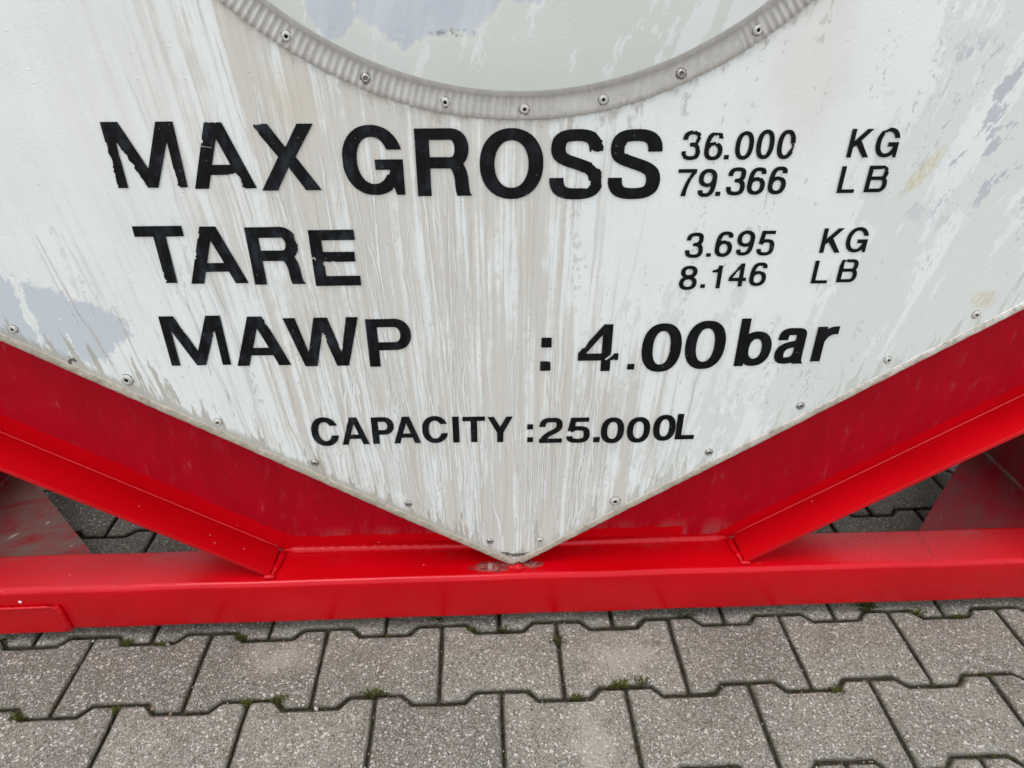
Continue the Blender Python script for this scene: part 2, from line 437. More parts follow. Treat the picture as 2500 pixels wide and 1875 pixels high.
def mat_gusset(name, mud):
    g, c, n = mat_red(name, rough=0.5)
    a = g.noise(g.vec(g.mul(g.add(g.x, g.mul(g.y, 0.8)), 9.0), g.mul(g.sub(g.y, g.mul(g.x, 0.8)), 20.0), 0.0), 1.0, 6.0, 0.7)
    b = g.noise(None, 60.0, 5.0, 0.7)
    c = g.mix(0.85, c, (0.20 + 0.03 * mud, 0.007, 0.016))
    c = g.mix(g.mul(g.ss(a, 0.40 - 0.1 * mud, 0.62), 0.35 + 0.55 * mud), c, (0.11 + 0.06 * mud, 0.035 + 0.085 * mud, 0.035 + 0.065 * mud))
    c = g.mix(g.mul(g.ss(b, 0.60, 0.72), 0.2), c, (0.25, 0.19, 0.165))
    fl = g.ss(g.noise(g.vec(g.mul(g.add(g.x, g.mul(g.y, -1.0)), 34.0), g.mul(g.add(g.y, g.x), 14.0), 0.0), 1.0, 3.0, 0.6), 0.70, 0.715)
    c = g.mix(g.mul(fl, 0.8 * mud), c, (0.45, 0.40, 0.35))
    return g.done(c, 0.6, n, 0.3)

def mat_letter():
    g = NG("black_vinyl_lettering")
    a = g.noise(g.vec(g.mul(g.x, 55.0), 0.0, g.mul(g.z, 28.0)), 1.0, 5.0, 0.65)
    b = g.noise(g.vec(g.mul(g.x, 160.0), 3.0, g.mul(g.z, 40.0)), 1.0, 4.0, 0.65)
    left = g.sub(1.0, g.ss(g.x, -0.30, 0.10))
    f = g.mul(g.add(g.mul(g.ss(a, 0.46, 0.68), 0.6), g.mul(g.ss(b, 0.50, 0.75), 0.35)), g.lin(left, 0.0, 1.0, 0.35, 1.0))
    c = g.mix(f, (0.004, 0.0043, 0.005), (0.032, 0.039, 0.052))
    cell = g.voro(None, 240.0, 'F1', "Distance"); cc = g.voro(None, 240.0, 'F1', "Color")
    sp = g.nt.nodes.new("ShaderNodeSeparateColor"); g.nt.links.new(cc, sp.inputs[0])
    c = g.mix(g.mul(g.mul(g.sub(1.0, g.ss(cell, 0.10, 0.22)), g.ss(sp.outputs[0], 0.965, 0.97)), 0.4), c, (0.45, 0.45, 0.44))
    return g.done(c, g.lin(f, 0.0, 1.0, 0.42, 0.6), None, 0.15)

def mat_metal(name, col, rough, metal=1.0):
    g = NG(name)
    n = g.noise(None, 300.0, 4.0, 0.65)
    c = g.mix(g.mul(g.ss(n, 0.45, 0.65), 0.6), col, tuple(v * 0.45 for v in col))
    return g.done(c, rough, g.bump(n, 0.3, 0.0006), 0.5, metal)

def flat(name, col, rough=0.7, spec=0.3):
    g = NG(name)
    n = g.noise(None, 90.0, 4.0, 0.6)
    c = g.mix(g.ss(n, 0.3, 0.7), tuple(v * 0.75 for v in col), tuple(min(1, v * 1.2) for v in col))
    return g.done(c, rough, g.bump(n, 0.3, 0.002), spec)

def mat_run(name, col):
    g = NG(name)
    n = g.noise(g.vec(g.mul(g.x, 60.0), 0.0, g.mul(g.z, 14.0)), 1.0, 3.0, 0.6)
    return g.done(g.mix(g.ss(n, 0.3, 0.7), tuple(v * 0.95 for v in col), tuple(v * 1.03 for v in col)), 0.5, None, 0.3)

def mat_paver():
    g = NG("grey_concrete_paver")
    rnd = g.random()
    pos = g.nt.nodes.new("ShaderNodeNewGeometry").outputs["Position"]
    at = g.nt.nodes.new("ShaderNodeAttribute"); at.attribute_name = "rim"
    rim = at.outputs["Fac"]
    big = g.noise(pos, 6.0, 4.0, 0.6)
    mid = g.noise(pos, 30.0, 4.0, 0.7)
    c = g.mix(g.ss(g.mad(g.sub(rnd, 0.5), 0.42, big), 0.30, 0.72), (0.150, 0.141, 0.117), (0.228, 0.217, 0.184))
    c = g.mix(g.mul(g.ss(mid, 0.48, 0.70), 0.50), c, (0.125, 0.110, 0.088))
    v1 = g.voro(pos, 560.0, 'F1', "Color"); v2 = g.voro(pos, 330.0, 'F1', "Color")
    s1 = g.nt.nodes.new("ShaderNodeSeparateColor"); g.nt.links.new(v1, s1.inputs[0])
    s2 = g.nt.nodes.new("ShaderNodeSeparateColor"); g.nt.links.new(v2, s2.inputs[0])
    c = g.mix(g.mul(g.ss(g.noise(pos, 11.0, 3.0, 0.6), 0.50, 0.72), 0.35), c, (0.215, 0.175, 0.140))
    c = g.mix(g.mul(g.ss(s1.outputs[0], 0.50, 1.0), 0.65), c, (0.47, 0.46, 0.43))
    c = g.mix(g.mul(g.ss(s1.outputs[1], 0.52, 1.0), 0.75), c, (0.050, 0.046, 0.038))
    c = g.mix(g.mul(g.ss(s2.outputs[2], 0.955, 0.965), 0.75), c, (0.56, 0.54, 0.50))
    c = g.mix(g.mul(g.ss(s2.outputs[0], 0.975, 0.985), 0.75), c, (0.08, 0.065, 0.05))
    px = g.nt.nodes.new("ShaderNodeSeparateXYZ"); g.nt.links.new(pos, px.inputs[0])
    for ex, ey, ea, eb in ((0.175, -0.005, 0.06, 0.035), (0.105, -0.150, 0.025, 0.06), (-0.40, 0.02, 0.05, 0.03)):      # pale lime bloom
        c = g.mix(g.mul(g.ell(ex, ey, ea, eb, g.add(g.mul(mid, 0.6), g.mul(big, 0.4)), 4.5, 0.9, a=px.outputs[0], b=px.outputs[1]), 0.36), c, (0.46, 0.43, 0.38))
    dirt = g.ss(g.add(rim, g.mul(g.sub(mid, 0.5), 1.1)), 0.20, 0.95)
    c = g.mix(g.mul(dirt, 0.85), c, (0.060, 0.055, 0.040))
    n = g.bump(g.add(g.mul(s1.outputs[2], 0.5), g.mul(s2.outputs[1], 0.3)), 0.5, 0.0022)
    return g.done(c, 0.85, n, 0.2)

def mat_soil():
    g = NG("joint_soil")
    r = g.m('SQRT', g.add(g.mul(g.x, g.x), g.mul(g.y, g.y)))
    a = g.noise(None, 180.0, 4.0, 0.7); b = g.noise(None, 9.0, 3.0, 0.6)
    c = g.mix(g.ss(a, 0.35, 0.7), (0.022, 0.019, 0.014), (0.075, 0.066, 0.050))
    c = g.mix(g.mul(g.ss(b, 0.55, 0.7), 0.4), c, (0.05, 0.055, 0.018))
    c = g.mix(g.ss(r, 5.2, 5.8), c, g.mix(g.ss(b, 0.3, 0.7), (0.17, 0.16, 0.145), (0.23, 0.22, 0.20)))
    return g.done(c, 0.95, g.bump(a, 0.6, 0.004), 0.1)

M = dict(
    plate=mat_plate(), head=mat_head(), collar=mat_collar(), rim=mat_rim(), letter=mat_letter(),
    web=mat_web(), rail=mat_rail(), flange=mat_simple_red("gloss_red_flange_paint", rough=0.3, scr=0.12),
    weld=mat_simple_red("red_painted_weld", rough=0.3, scr=0.3), red=mat_simple_red("red_frame_paint", dirt=0.35, rough=0.38),
    gusset_mud=mat_gusset("muddy_red_paint", 1.0), gusset=mat_gusset("dull_crimson_paint", 0.25),
    rivet=mat_metal("painted_rivet", (0.54, 0.53, 0.495), 0.5, 0.15), steel=mat_metal("bare_rivet_steel", (0.42, 0.41, 0.40), 0.35, 0.9),
    hole=flat("dark_hole", (0.012, 0.011, 0.010), 0.9), smut=flat("black_grime", (0.11, 0.10, 0.085), 0.9),  # hole: near-black tone for rivet centres and casting apertures
    clad=flat("tank_cladding_paint", (0.34, 0.34, 0.33), 0.6), paver=mat_paver(), soil=mat_soil(),
    run=mat_run("clean_white_run", (0.745, 0.76, 0.75)), drip=mat_run("dried_dirt_run", (0.575, 0.54, 0.49)),
    moss=flat("moss_green", (0.066, 0.072, 0.018), 0.95, 0.1), dry=flat("dry_moss", (0.055, 0.042, 0.020), 0.95, 0.1),
    fleck=flat("white_paint_fleck", (0.75, 0.73, 0.70), 0.5), stone=flat("pale_grit", (0.42, 0.40, 0.37), 0.7), stone2=flat("brown_grit", (0.20, 0.14, 0.09), 0.8),
)

# ------------------------------------------------------------------ paving
PX, PY, PW = 0.200, 0.1352, 0.1531          # joint spacing, row pitch, flange width of the interlocking pavers
paving = obj("paving", grid_mesh([[(-300, -300, -0.0085), (300, -300, -0.0085)], [(-300, 300, -0.0085), (300, 300, -0.0085)]]), M['soil'])
tag(paving, "grey interlocking concrete paving of the yard", kind="structure")

def paver_ring(d, z, rng, j, fine, g=0.0026):
    """outline of one paver drawn in by d, at height z"""
    a, b = PX / 2 - g - d, PW / 2 - g - d
    w = PY - PW / 2 - g - d
    e = 0.41 * d
    pts = []
    for sx, sy in ((1, 1), (-1, 1), (-1, -1), (1, -1)):
        q = [(a, b), (0.0600 + e, b), (0.0425 + e, w)]
        if fine:                                # nibbled corners and flanks
            q = [(a, b * .45), (a, b - .003), (a - .003, b), (0.078, b), (0.0622 + e, b), (0.0590 + e, b - .001), (0.0440 + e, w + .0012), (0.0405 + e, w), (0.014, w)]
        if sx * sy < 0: q = q[::-1]
        for px, py in q: pts.append((sx * px + rng.uniform(-j, j), sy * py + rng.uniform(-j, j), z - rng.uniform(0, j)))
    return pts

def paver_rings(rng, fine, deep=0.03):
    low = paver_ring(0, -0.0032, rng, 0.0010 if fine else 0.0006, fine)
    return [paver_ring(0.0090, 0.0, rng, 0.0, fine), paver_ring(0.0040, -0.0003, rng, 0.0006, fine), low, [(x, y, -deep) for x, y, z in low]]
RIMV = (0.0, 0.24, 1.0, 1.0)

def paver_into(bm, rings, off=(0, 0, 0)):
    lay = bm.verts.layers.float.get("rim") or bm.verts.layers.float.new("rim")
    vs = []
    for r, val in zip(rings, RIMV):
        row = []
        for p in r:
            v = bm.verts.new((p[0] + off[0], p[1] + off[1], p[2] + off[2])); v[lay] = val; row.append(v)
        vs.append(row)
    n = len(vs[0])
    bm.faces.new(vs[0])
    for k in range(len(vs) - 1):
        for i in range(n):
            bm.faces.new((vs[k + 1][i], vs[k + 1][(i + 1) % n], vs[k][(i + 1) % n], vs[k][i]))

rng = random.Random(3)
paver_meshes = []
for k in range(10):
    bm = bmesh.new(); paver_into(bm, paver_rings(rng, True))
    bmesh.ops.recalc_face_normals(bm, faces=bm.faces[:])
    me = bpy.data.meshes.new("paver"); bm.to_mesh(me); bm.free()
    me.materials.append(M['paver'])
    paver_meshes.append(me)
X0 = 0.0684
rest = bmesh.new()
for r in range(-30, 40):
    for c in range(-26, 27):
        x = X0 + (c + 0.5 + (0.5 if r % 2 else 0.0)) * PX
        y = r * PY
        if x * x + y * y > 5.3 ** 2: continue
        near = (-5 <= r <= 9) and abs(x) < 2.0
        if near:
            o = bpy.data.objects.new("paver", paver_meshes[rng.randrange(10)])
            COL.objects.link(o)
            o.location = (x, y, rng.uniform(-.0012, .0008)); o.rotation_euler = (rng.uniform(-.006, .006), rng.uniform(-.006, .006), rng.uniform(-.004, .004))
            o.parent = paving
        else:
            paver_into(rest, paver_rings(rng, False, 0.012), (x, y, rng.uniform(-.001, .0008)))
o = obj("paver_field", rest, M['paver'], paving)
tag(o, kind="stuff")

# ------------------------------------------------------------------ tank container
YP = 0.0992                                     # front of the white end plate
ZR = 0.117                                      # top of the bottom rail
YF, YW = 0.0725, 0.1515                         # rail front, front of the recessed webs
LV = lambda x: 0.1060 + 0.6455 * -x if x < 0 else 0.1120 + 0.6560 * x      # lower edge of the plate's rim
LF = lambda x: (-0.1505 - 0.6640 * x) if x < 0 else (-0.1345 + 0.6630 * x)  # upper face of the diagonal flanges
BASE = Vector((0, YP, 0))
root = bpy.data.objects.new("tank_container", None)
COL.objects.link(root); root.location = BASE; root.empty_display_size = 0.3
tag(root, "red-framed tank container with a weathered white V-shaped end plate lettered in black", "tank container")
def part(name, bm, mats, parent=None, sm=0):
    if parent is None:
        o = obj(name, bm, mats, root, -BASE)
    else:
        o = obj(name, bm, mats, parent)
    if sm: smooth(o, sm)
    return o
wr = random.Random(11)

# --- bottom rail: a square tube with well rounded edges
def rounded(y0, y1, z0, z1, r, n=6):
    pts = []
    for cy, cz, a0 in ((y1 - r, z1 - r, 0), (y0 + r, z1 - r, 90), (y0 + r, z0 + r, 180), (y1 - r, z0 + r, 270)):
        for k in range(n + 1):
            a = R(a0 + 90 * k / n); pts.append((cy + r * math.cos(a), cz + r * math.sin(a)))
    return pts
sec = rounded(YF, 0.1615, 0.020, ZR, 0.0105)
rows = []
for i in range(105):
    x = -1.04 + 2.08 * i / 104
    rows.append([(x, y + 0.0004 * math.sin(x * 31) , z + 0.0005 * math.sin(x * 23 + 1)) for y, z in sec])
rail = part("bottom_rail", grid_mesh(rows, True), M['rail'], sm=35)
# stepped plate welded on the rail's left end, with its bead
part("stiffener_plate", box(-1.04, -0.7675, YF - 0.0035, YF + 0.002, 0.0215, 0.0800, 0.0012), M['rail'], rail)
part("weld_bead", bead([(-1.04, YF - 0.003, 0.0815), (-0.90, YF - 0.003, 0.0808), (-0.775, YF - 0.003, 0.0822)], 0.0030, wr), M['weld'], rail, 60)
part("weld_bead", bead([(-0.7655, YF - 0.002, 0.0840), (-0.7640, YF - 0.002, 0.050), (-0.7610, YF - 0.002, 0.0225)], 0.0052, wr), M['weld'], rail, 60)
bm = bmesh.new(); bmesh.ops.create_icosphere(bm, subdivisions=1, radius=0.0032, matrix=Matrix.Translation((-0.8235, YF - 0.0005, 0.0935)) @ Matrix.Diagonal((1.1, 0.35, 0.9, 1)))
part("paint_fleck", bm, M['fleck'], rail)

# --- diagonal braces: recessed web, projecting flange, welds
for s in (-1, 1):
    L = lambda ax: LF(s * ax)
    xr = (ZR - LF(s * 1e-6)) / 0.6635
    brace = part("diagonal_brace", prism([(s * 0.0005, ZR - 0.002), (s * xr, ZR - 0.002), (s * 1.09, L(1.09) - 0.004), (s * 1.09, 1.05), (s * 0.0005, 0.36)][::s], 'y', YW, YW + 0.008), M['web'])
    n = Vector((0.6635, -1)).normalized() * 0.0075
    a, b = (xr - 0.004, ZR + 0.0005), (1.09, L(1.09))
    xe = xr + 0.010
    fl = [(s * (xe), L(xe)), (s * b[0], b[1]), (s * (b[0] + n.x), b[1] + n.y), (s * (xe + n.x), L(xe) + n.y)]
    part("flange", prism(fl[::s], 'y', 0.0865, YW + 0.001, 0.0012), M['flange'], brace, 30)
    part("weld_bead", bead([(s * (xr + 0.012), YW - 0.0015, L(xr + 0.012) + 0.0018), (s * 1.08, YW - 0.0015, L(1.08) + 0.0018)], 0.0026, wr, step=0.008, jit=0.1), M['weld'], brace, 60)
    part("weld_bead", bead([(s * (xr + 0.001), YW - 0.004, ZR + 0.002), (s * (xr + 0.004), 0.118, ZR + 0.0025), (s * (xr + 0.009), 0.090, ZR + 0.002)], 0.0052, wr), M['weld'], brace, 60)
    part("weld_bead", bead([(s * (xr + 0.004), 0.086, ZR + 0.003), (s * (xr + 0.020), 0.0845, ZR + 0.004)], 0.0075, wr, jit=0.6), M['weld'], brace, 60)
    part("weld_bead", bead([(s * 0.005, YW - 0.0025, ZR + 0.0015), (s * (xr + 0.001), YW - 0.0025, ZR + 0.0015)], 0.0095, wr, step=0.006, jit=0.10, flat=0.85), M['weld'], brace, 60)
    # carrier bar that closes the gap between the plate's edge and the web
    cb = [(s * 0.0005, LV(s * 1e-6) - 0.001), (s * 1.09, LV(s * 1.09) - 0.006), (s * 1.09, LV(s * 1.09) + 0.05), (s * 0.0005, LV(s * 1e-6) + 0.05)]
    part("carrier_bar", prism(cb[::s], 'y', YP + 0.0105, YW + 0.002, 0.0015), M['flange'], brace, 30)
    # corner gusset, side rail
    gp = [(s * 0.735, 0.1600), (s * 1.045, 0.1600), (s * 1.045, 0.4700)]
    part("corner_gusset", prism(gp[::s], 'z', 0.080, 0.089), M['gusset_mud'] if s < 0 else M['gusset'])
    sr = part("side_rail", box(s * 1.050 - 0.012, s * 1.050 + 0.012, 0.150, 5.9, 0.040, 0.300, 0.002), M['gusset'])
    part("weld_bead", bead([(s * 1.036, 0.165, 0.091), (s * 1.036, 0.47, 0.091)], 0.005, wr), M['gusset_mud'], sr, 60)
    # corner post with castings
    po = part("corner_post", box(s * 1.13 - 0.05, s * 1.13 + 0.05, 0.068, 0.200, 0.118, 2.473, 0.006), M['red'], sm=30)
    for z0 in (0.0, 2.473):
        c = part("corner_casting", box(s * 1.13 - 0.089, s * 1.13 + 0.089, 0.062, 0.224, z0, z0 + 0.118, 0.006), M['red'], po, 30)
        ring = [(0.030 * math.cos(k * math.pi / 12), 0.018 * math.sin(k * math.pi / 12)) for k in range(24)]
        ring = [(s * 1.13 + x + math.copysign(0.012, x), z0 + 0.059 + z) for x, z in ring]
        part("aperture", prism(ring, 'y', 0.0605, 0.0635), M['hole'], c)
# the rest of the end frame, above the picture
part("top_rail", box(-1.04, 1.04, 0.075, 0.165, 2.48, 2.58, 0.006), M['red'], sm=30)
for s in (-1, 1):
    part("top_brace", prism([(s * 1.09, 1.79), (s * 1.09, 1.86), (s * 0.42, 2.49), (s * 0.36, 2.49)][::s], 'y', 0.100, 0.16), M['red'])

# --- tank barrel behind the frame
rows = []
for y, r in ((0.22, 0.55), (0.235, 0.80), (0.27, 1.02), (0.31, 1.12), (0.36, 1.175), (0.45, 1.19), (5.5, 1.19), (5.7, 1.0), (5.8, 0.5)):
    rows.append([(r * math.cos(2 * math.pi * k / 96), y, 1.335 + r * math.sin(2 * math.pi * k / 96)) for k in range(96)])
part("tank_barrel", grid_mesh(rows, True), M['clad'], sm=30)

# --- white end plate with the round opening
def flat_shape(loops, y0, y1):
    """polygon loops (first outer, rest holes) in (x, z) -> slab between y0 and y1"""
    bm = bmesh.new()
    tris = tessellate_polygon([[Vector((x, z, 0)) for x, z in l] for l in loops])
    pts = [p for l in loops for p in l]
    f = [bm.verts.new((x, y0, z)) for x, z in pts]
    for t in tris:
        try: bm.faces.new([f[i] for i in t])
        except ValueError: pass
    if y1 is not None:
        b = [bm.verts.new((x, y1, z)) for x, z in pts]
        k = 0
        for l in loops:
            n = len(l)
            for i in range(n):
                bm.faces.new((f[k + i], f[k + (i + 1) % n], b[k + (i + 1) % n], b[k + i]))
            k += n
    bmesh.ops.recalc_face_normals(bm, faces=bm.faces[:])
    for fc in bm.faces:
        if abs(fc.normal.y) > 0.9 and fc.normal.y > 0: fc.normal_flip()
    return bm
outer = [(0, LV(0) + 0.010), (1.085, LV(1.085) + 0.010), (1.085, 1.80), (0.40, 2.46), (-0.40, 2.46), (-1.085, 1.80), (-1.085, LV(-1.085) + 0.010)]
hole = [(0.462 * math.cos(-2 * math.pi * k / 160), 1.325 + 0.462 * math.sin(-2 * math.pi * k / 160)) for k in range(160)]
me_p = bpy.data.meshes.new("end_plate")
bm = flat_shape([outer, hole], YP, YP + 0.003); bm.to_mesh(me_p); bm.free()
plate = obj("end_plate", me_p, M['plate'], root, -BASE)

# turned-back rim along the two lower edges
prof = [(0.0025, 0.0002), (0.0032, -0.0010), (0.007, -0.0012), (0.0130, -0.0006), (0.0162, 0.0020), (0.0168, 0.0060), (0.0150, 0.0110)]
for s in (-1, 1):
    sl = 0.6455 if s < 0 else 0.656
    nx, nz = s * sl / math.hypot(sl, 1), -1 / math.hypot(sl, 1)
    rows = []
    for i in range(200):
        x = s * (0.0 + 1.085 * i / 199)
        w = 0.0004 * math.sin(x * 17 + s) + wr.uniform(-.0005, .0005)
        zi = LV(x if x else s * 1e-6) + 0.0205
        row = []
        for d, dy in prof:
            px, pz = x + nx * (d + (w if d > .003 else w * .4)), zi + nz * (d + w)
            if px * s < 0: px = 0.0
            row.append((px, YP + dy, max(pz, ZR + 0.0008)))
        rows.append(row)
    part("edge_rim", grid_mesh(rows), M['rim'], plate, 50)
# black grime caught in the notch above the tip
bm = bead([(-0.026, YP - 0.0008, 0.1480), (-0.008, YP - 0.0008, 0.1415), (0.010, YP - 0.0008, 0.1425), (0.020, YP - 0.0008, 0.1470)], 0.0022, wr, jit=1.4, step=0.003)
part("grime_line", bm, M['smut'], plate)

# --- collar ring with crimped flange, and the domed tank head inside it
def ribs(t):
    d = math.degrees(t) % 360 - 360
    a = 1.0
    if -90 < d < -58: a = 0.10 + 0.9 * max(0, 1 - (d + 90) / 9.0)
    return a
NR = 3520
cprof = [(0.4840, -0.0016, 1), (0.4844, -0.0022, 1), (0.4836, -0.0031, 1), (0.4780, -0.0033, 1), (0.4720, -0.0035, 1), (0.4660, -0.0037, 1), (0.4624, -0.0038, .8), (0.4602, -0.0042, .3), (0.4586, -0.0052, 0), (0.4565, -0.0064, 0), (0.4520, -0.0072, 0)]
rows = [[] for _ in cprof]
for k in range(NR):
    t = -2 * math.pi * k / NR
    w = 1.15 * math.tanh(1.6 * math.sin(352 * t + 0.5 * math.sin(17 * t) + 0.3 * math.sin(41 * t))) * ribs(t) * (0.9 + 0.2 * math.sin(23 * t + 2))
    e = 0.00035 * math.sin(141 * t + 2 * math.sin(9 * t)) + 0.0003 * math.sin(301 * t) + 0.0004 * math.sin(13 * t)
    for i, (r, dy, m) in enumerate(cprof):
        rr = r + (e if i < 3 else 0)
        rows[i].append((rr * math.cos(t), YP + dy - 0.0009 * w * m, 1.325 + rr * math.sin(t)))
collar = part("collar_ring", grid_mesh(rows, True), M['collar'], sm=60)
rows = []
for i in range(25):
    r = 0.4535 * (1 - i / 24) + 1e-4
    q = r / 0.4535
    rows.append([(r * math.cos(-2 * math.pi * k / 160), YP - 0.0066 - 0.016 * (1 - q * q) - 0.0015 * (1 - q ** 24), 1.325 + r * math.sin(-2 * math.pi * k / 160)) for k in range(160)])
part("tank_head", grid_mesh(rows, True), M['head'], sm=60)

# --- blind rivets
def rivet_mesh(name, rad, h, hole, cap):
    bm = bmesh.new()
    n = 20
    pr = [(1.0, 0.0), (1.0, .25), (.93, .55), (.78, .85), (.58, 1.0), (.42, .97), (.34, .80), (.30, .30), (0.0, .25)]
    rings = [[bm.verts.new((rad * r * math.cos(2 * math.pi * k / n), -h * z, rad * r * math.sin(2 * math.pi * k / n))) for k in range(n)] if r > 0 else [bm.verts.new((0, -h * z, 0))] for r, z in pr]
    for i in range(len(rings) - 1):
        for k in range(n):
            a, b = rings[i], rings[i + 1]
            f = bm.faces.new((a[k], a[(k + 1) % n], b[(k + 1) % n], b[k]) if len(b) > 1 else (a[k], a[(k + 1) % n], b[0]))
            f.material_index = 1 if i >= 6 else 0
            f.smooth = True
    if cap:
        c = [bm.verts.new((rad * .22 * math.cos(2 * math.pi * k / 10), -h * .75, rad * .22 * math.sin(2 * math.pi * k / 10))) for k in range(10)]
        f = bm.faces.new(c); f.material_index = 0
    # ring of grime on the sheet round the head
    gr = [bm.verts.new((rad * 1.10 * (1 + .09 * math.sin(k * 2.7)) * math.cos(2 * math.pi * k / n), -0.0002, rad * 1.10 * (1 + .09 * math.sin(k * 1.9)) * math.sin(2 * math.pi * k / n))) for k in range(n)]
    g2 = [bm.verts.new((v.co.x, -0.0004, v.co.z)) for v in rings[0]]
    for k in range(n):
        f = bm.faces.new((gr[k], gr[(k + 1) % n], g2[(k + 1) % n], g2[k])); f.material_index = 2
    bmesh.ops.recalc_face_normals(bm, faces=bm.faces[:])
    me = bpy.data.meshes.new(name); bm.to_mesh(me); bm.free()
    return me
rv_white = rivet_mesh("rivet", 0.0057, 0.0034, True, False); [rv_white.materials.append(M[k]) for k in ('rivet', 'hole', 'smut')]
rv_steel = rivet_mesh("rivet", 0.0058, 0.0030, True, True); [rv_steel.materials.append(M[k]) for k in ('steel', 'hole', 'smut')]
rv_big = rivet_mesh("rivet", 0.0082, 0.0034, True, False); [rv_big.materials.append(M[k]) for k in ('rivet', 'hole', 'smut')]
def rivet(me, x, z, y, parent):
    o = bpy.data.objects.new("rivet", me); COL.objects.link(o); o.parent = parent
    o.location = (x, y, z); o.rotation_euler = (wr.uniform(-.06, .06), wr.uniform(0, 6.28), wr.uniform(-.06, .06))
for k in range(32):
    a = R(-89.4 + 11.25 * k)
    rivet(rv_steel if k in (2, 30) else rv_white, 0.4722 * math.cos(a), 1.325 + 0.4722 * math.sin(a), YP - 0.0036, collar)
edge_rv = [(-.6774, .5785, 0), (-.5504, .4968, 2), (-.4401, .4227, 0), (-.3110, .3441, 1), (-.1746, .2584, 1), (-.0456, .1735, 1),
           (.6463, .5760, 0), (.5393, .5057, 0), (.4263, .4287, 1), (.2986, .3464, 1), (.1586, .2530, 2), (.0387, .1731, 0),
           (-.80, .658, 0), (-.93, .742, 0), (-1.04, .83, 0), (.76, .648, 0), (.88, .728, 0), (1.0, .806, 0)]
for x, z, k in edge_rv:
    rivet((rv_white, rv_steel, rv_big)[k], x, z, YP, plate)
# empty, rusted rivet hole by the left edge
bm = bmesh.new()
for k in range(9):
    a = wr.uniform(0, 6.28); d = wr.uniform(0, .006)
    bmesh.ops.create_icosphere(bm, subdivisions=1, radius=wr.uniform(.001, .0026), matrix=Matrix.Translation((-.617 + d * math.cos(a) * 1.6, YP - .0005, .5305 + d * math.sin(a))) @ Matrix.Diagonal((1.3, .4, 1, 1)))
part("torn_rivet_hole", bm, M['smut'], plate)
# lump of weld under the tip
part("weld_bead", bead([(-0.016, 0.0930, ZR + 0.001), (0.002, 0.0900, ZR + 0.003), (0.016, 0.0925, ZR + 0.001)], 0.0068, wr, jit=0.5), M['weld'], rail, 60)

# --- rain runs: clean tracks and dried dirt that wander down the plate
def run_mesh(rng, n, wmin, wmax, off, zone):
    bm = bmesh.new()
    for i_ in range(n):
        off += 2e-6
        x, z, ln = zone(rng)
        w0 = rng.uniform(wmin, wmax) * rng.choice((.5, .7, 1, 1))
        drift, off_x, k = 0.0, 0.0, 0
        left, right = [], []
        end = max(z - ln, LV(x) + 0.022)
        zz = z
        ph = rng.uniform(0, 6)
        lastx = x
        while zz > end:
            t = (z - zz) / max(1e-4, z - end)
            drift = drift * 0.88 + rng.gauss(0, 1) * 0.00010
            if rng.random() < 0.012: drift += rng.choice((-1, 1)) * 0.0009
            off_x += drift
            px = x * (zz + 3.2) / (z + 3.2) + off_x
            w = w0 * (0.5 + 0.5 * min(1, t * 6)) * (0.80 + 0.22 * math.sin(zz * 70 + ph) + 0.16 * math.sin(zz * 173 + 3 * ph) + 0.12 * math.sin(zz * 410 + ph)) * (1.0 if t < .85 else 1.25)
            w = max(w, 0.0004)
            if zz < LV(px) + 0.021: break
            left.append((px - w / 2, YP - off, zz)); right.append((px + w / 2, YP - off, zz))
            zz -= 0.0030
        if len(left) < 4: continue
        r_hole = math.hypot(left[0][0], left[0][2] - 1.325)
        vs = [(bm.verts.new(a), bm.verts.new(b)) for a, b in zip(left, right)]
        for (a, b), (c, d) in zip(vs[:-1], vs[1:]): bm.faces.new((a, b, d, c))
        p = left[-1]; q = right[-1]
        tip = bm.verts.new(((p[0] + q[0]) / 2, p[1], p[2] - abs(q[0] - p[0]) * .7)); bm.faces.new((vs[-1][0], vs[-1][1], tip))
    for f in bm.faces:
        f.normal_update()
        if f.normal.y > 0: f.normal_flip()
    me = bpy.data.meshes.new("run"); bm.to_mesh(me); bm.free()
    return me
def under_collar(x, z): return z < 1.325 - math.sqrt(max(0.0, 0.495 ** 2 - x * x)) if abs(x) < 0.495 else True
def zone_mid(r):
    while True:
        x = r.gauss(-0.13, 0.14); z = r.uniform(0.40, 0.98)
        if under_collar(x, z) and -0.48 < x < 0.20: return x, z, r.uniform(0.04, 0.34)
def zone_low(r):
    x = r.gauss(-0.03, 0.13); z = r.uniform(LV(x) + 0.05, LV(x) + 0.30)
    return x, min(z, 0.52), r.uniform(0.04, 0.26)
def zone_left(r):
    x = r.uniform(-0.62, -0.25); z = r.uniform(LV(x) + 0.05, 0.74)
    return x, z, r.uniform(0.05, 0.25)
rr_ = random.Random(5)
k_off = 0.00012
for nm, mt, cnt, w0, w1, zn in (("dirt_run", 'drip', 40, .0008, .0024, zone_mid), ("dirt_run", 'drip', 45, .0008, .0022, zone_low), ("dirt_run", 'drip', 7, .0008, .0018, zone_left),
                                ("clean_run", 'run', 100, .0007, .0036, zone_mid), ("clean_run", 'run', 85, .0007, .0034, zone_low), ("clean_run", 'run', 14, .0008, .0024, zone_left)):
    o = obj(nm, run_mesh(rr_, cnt, w0, w1, k_off, zn), M[mt], plate); tag(o, kind="stuff")
    k_off += 0.00004 + cnt * 2e-6

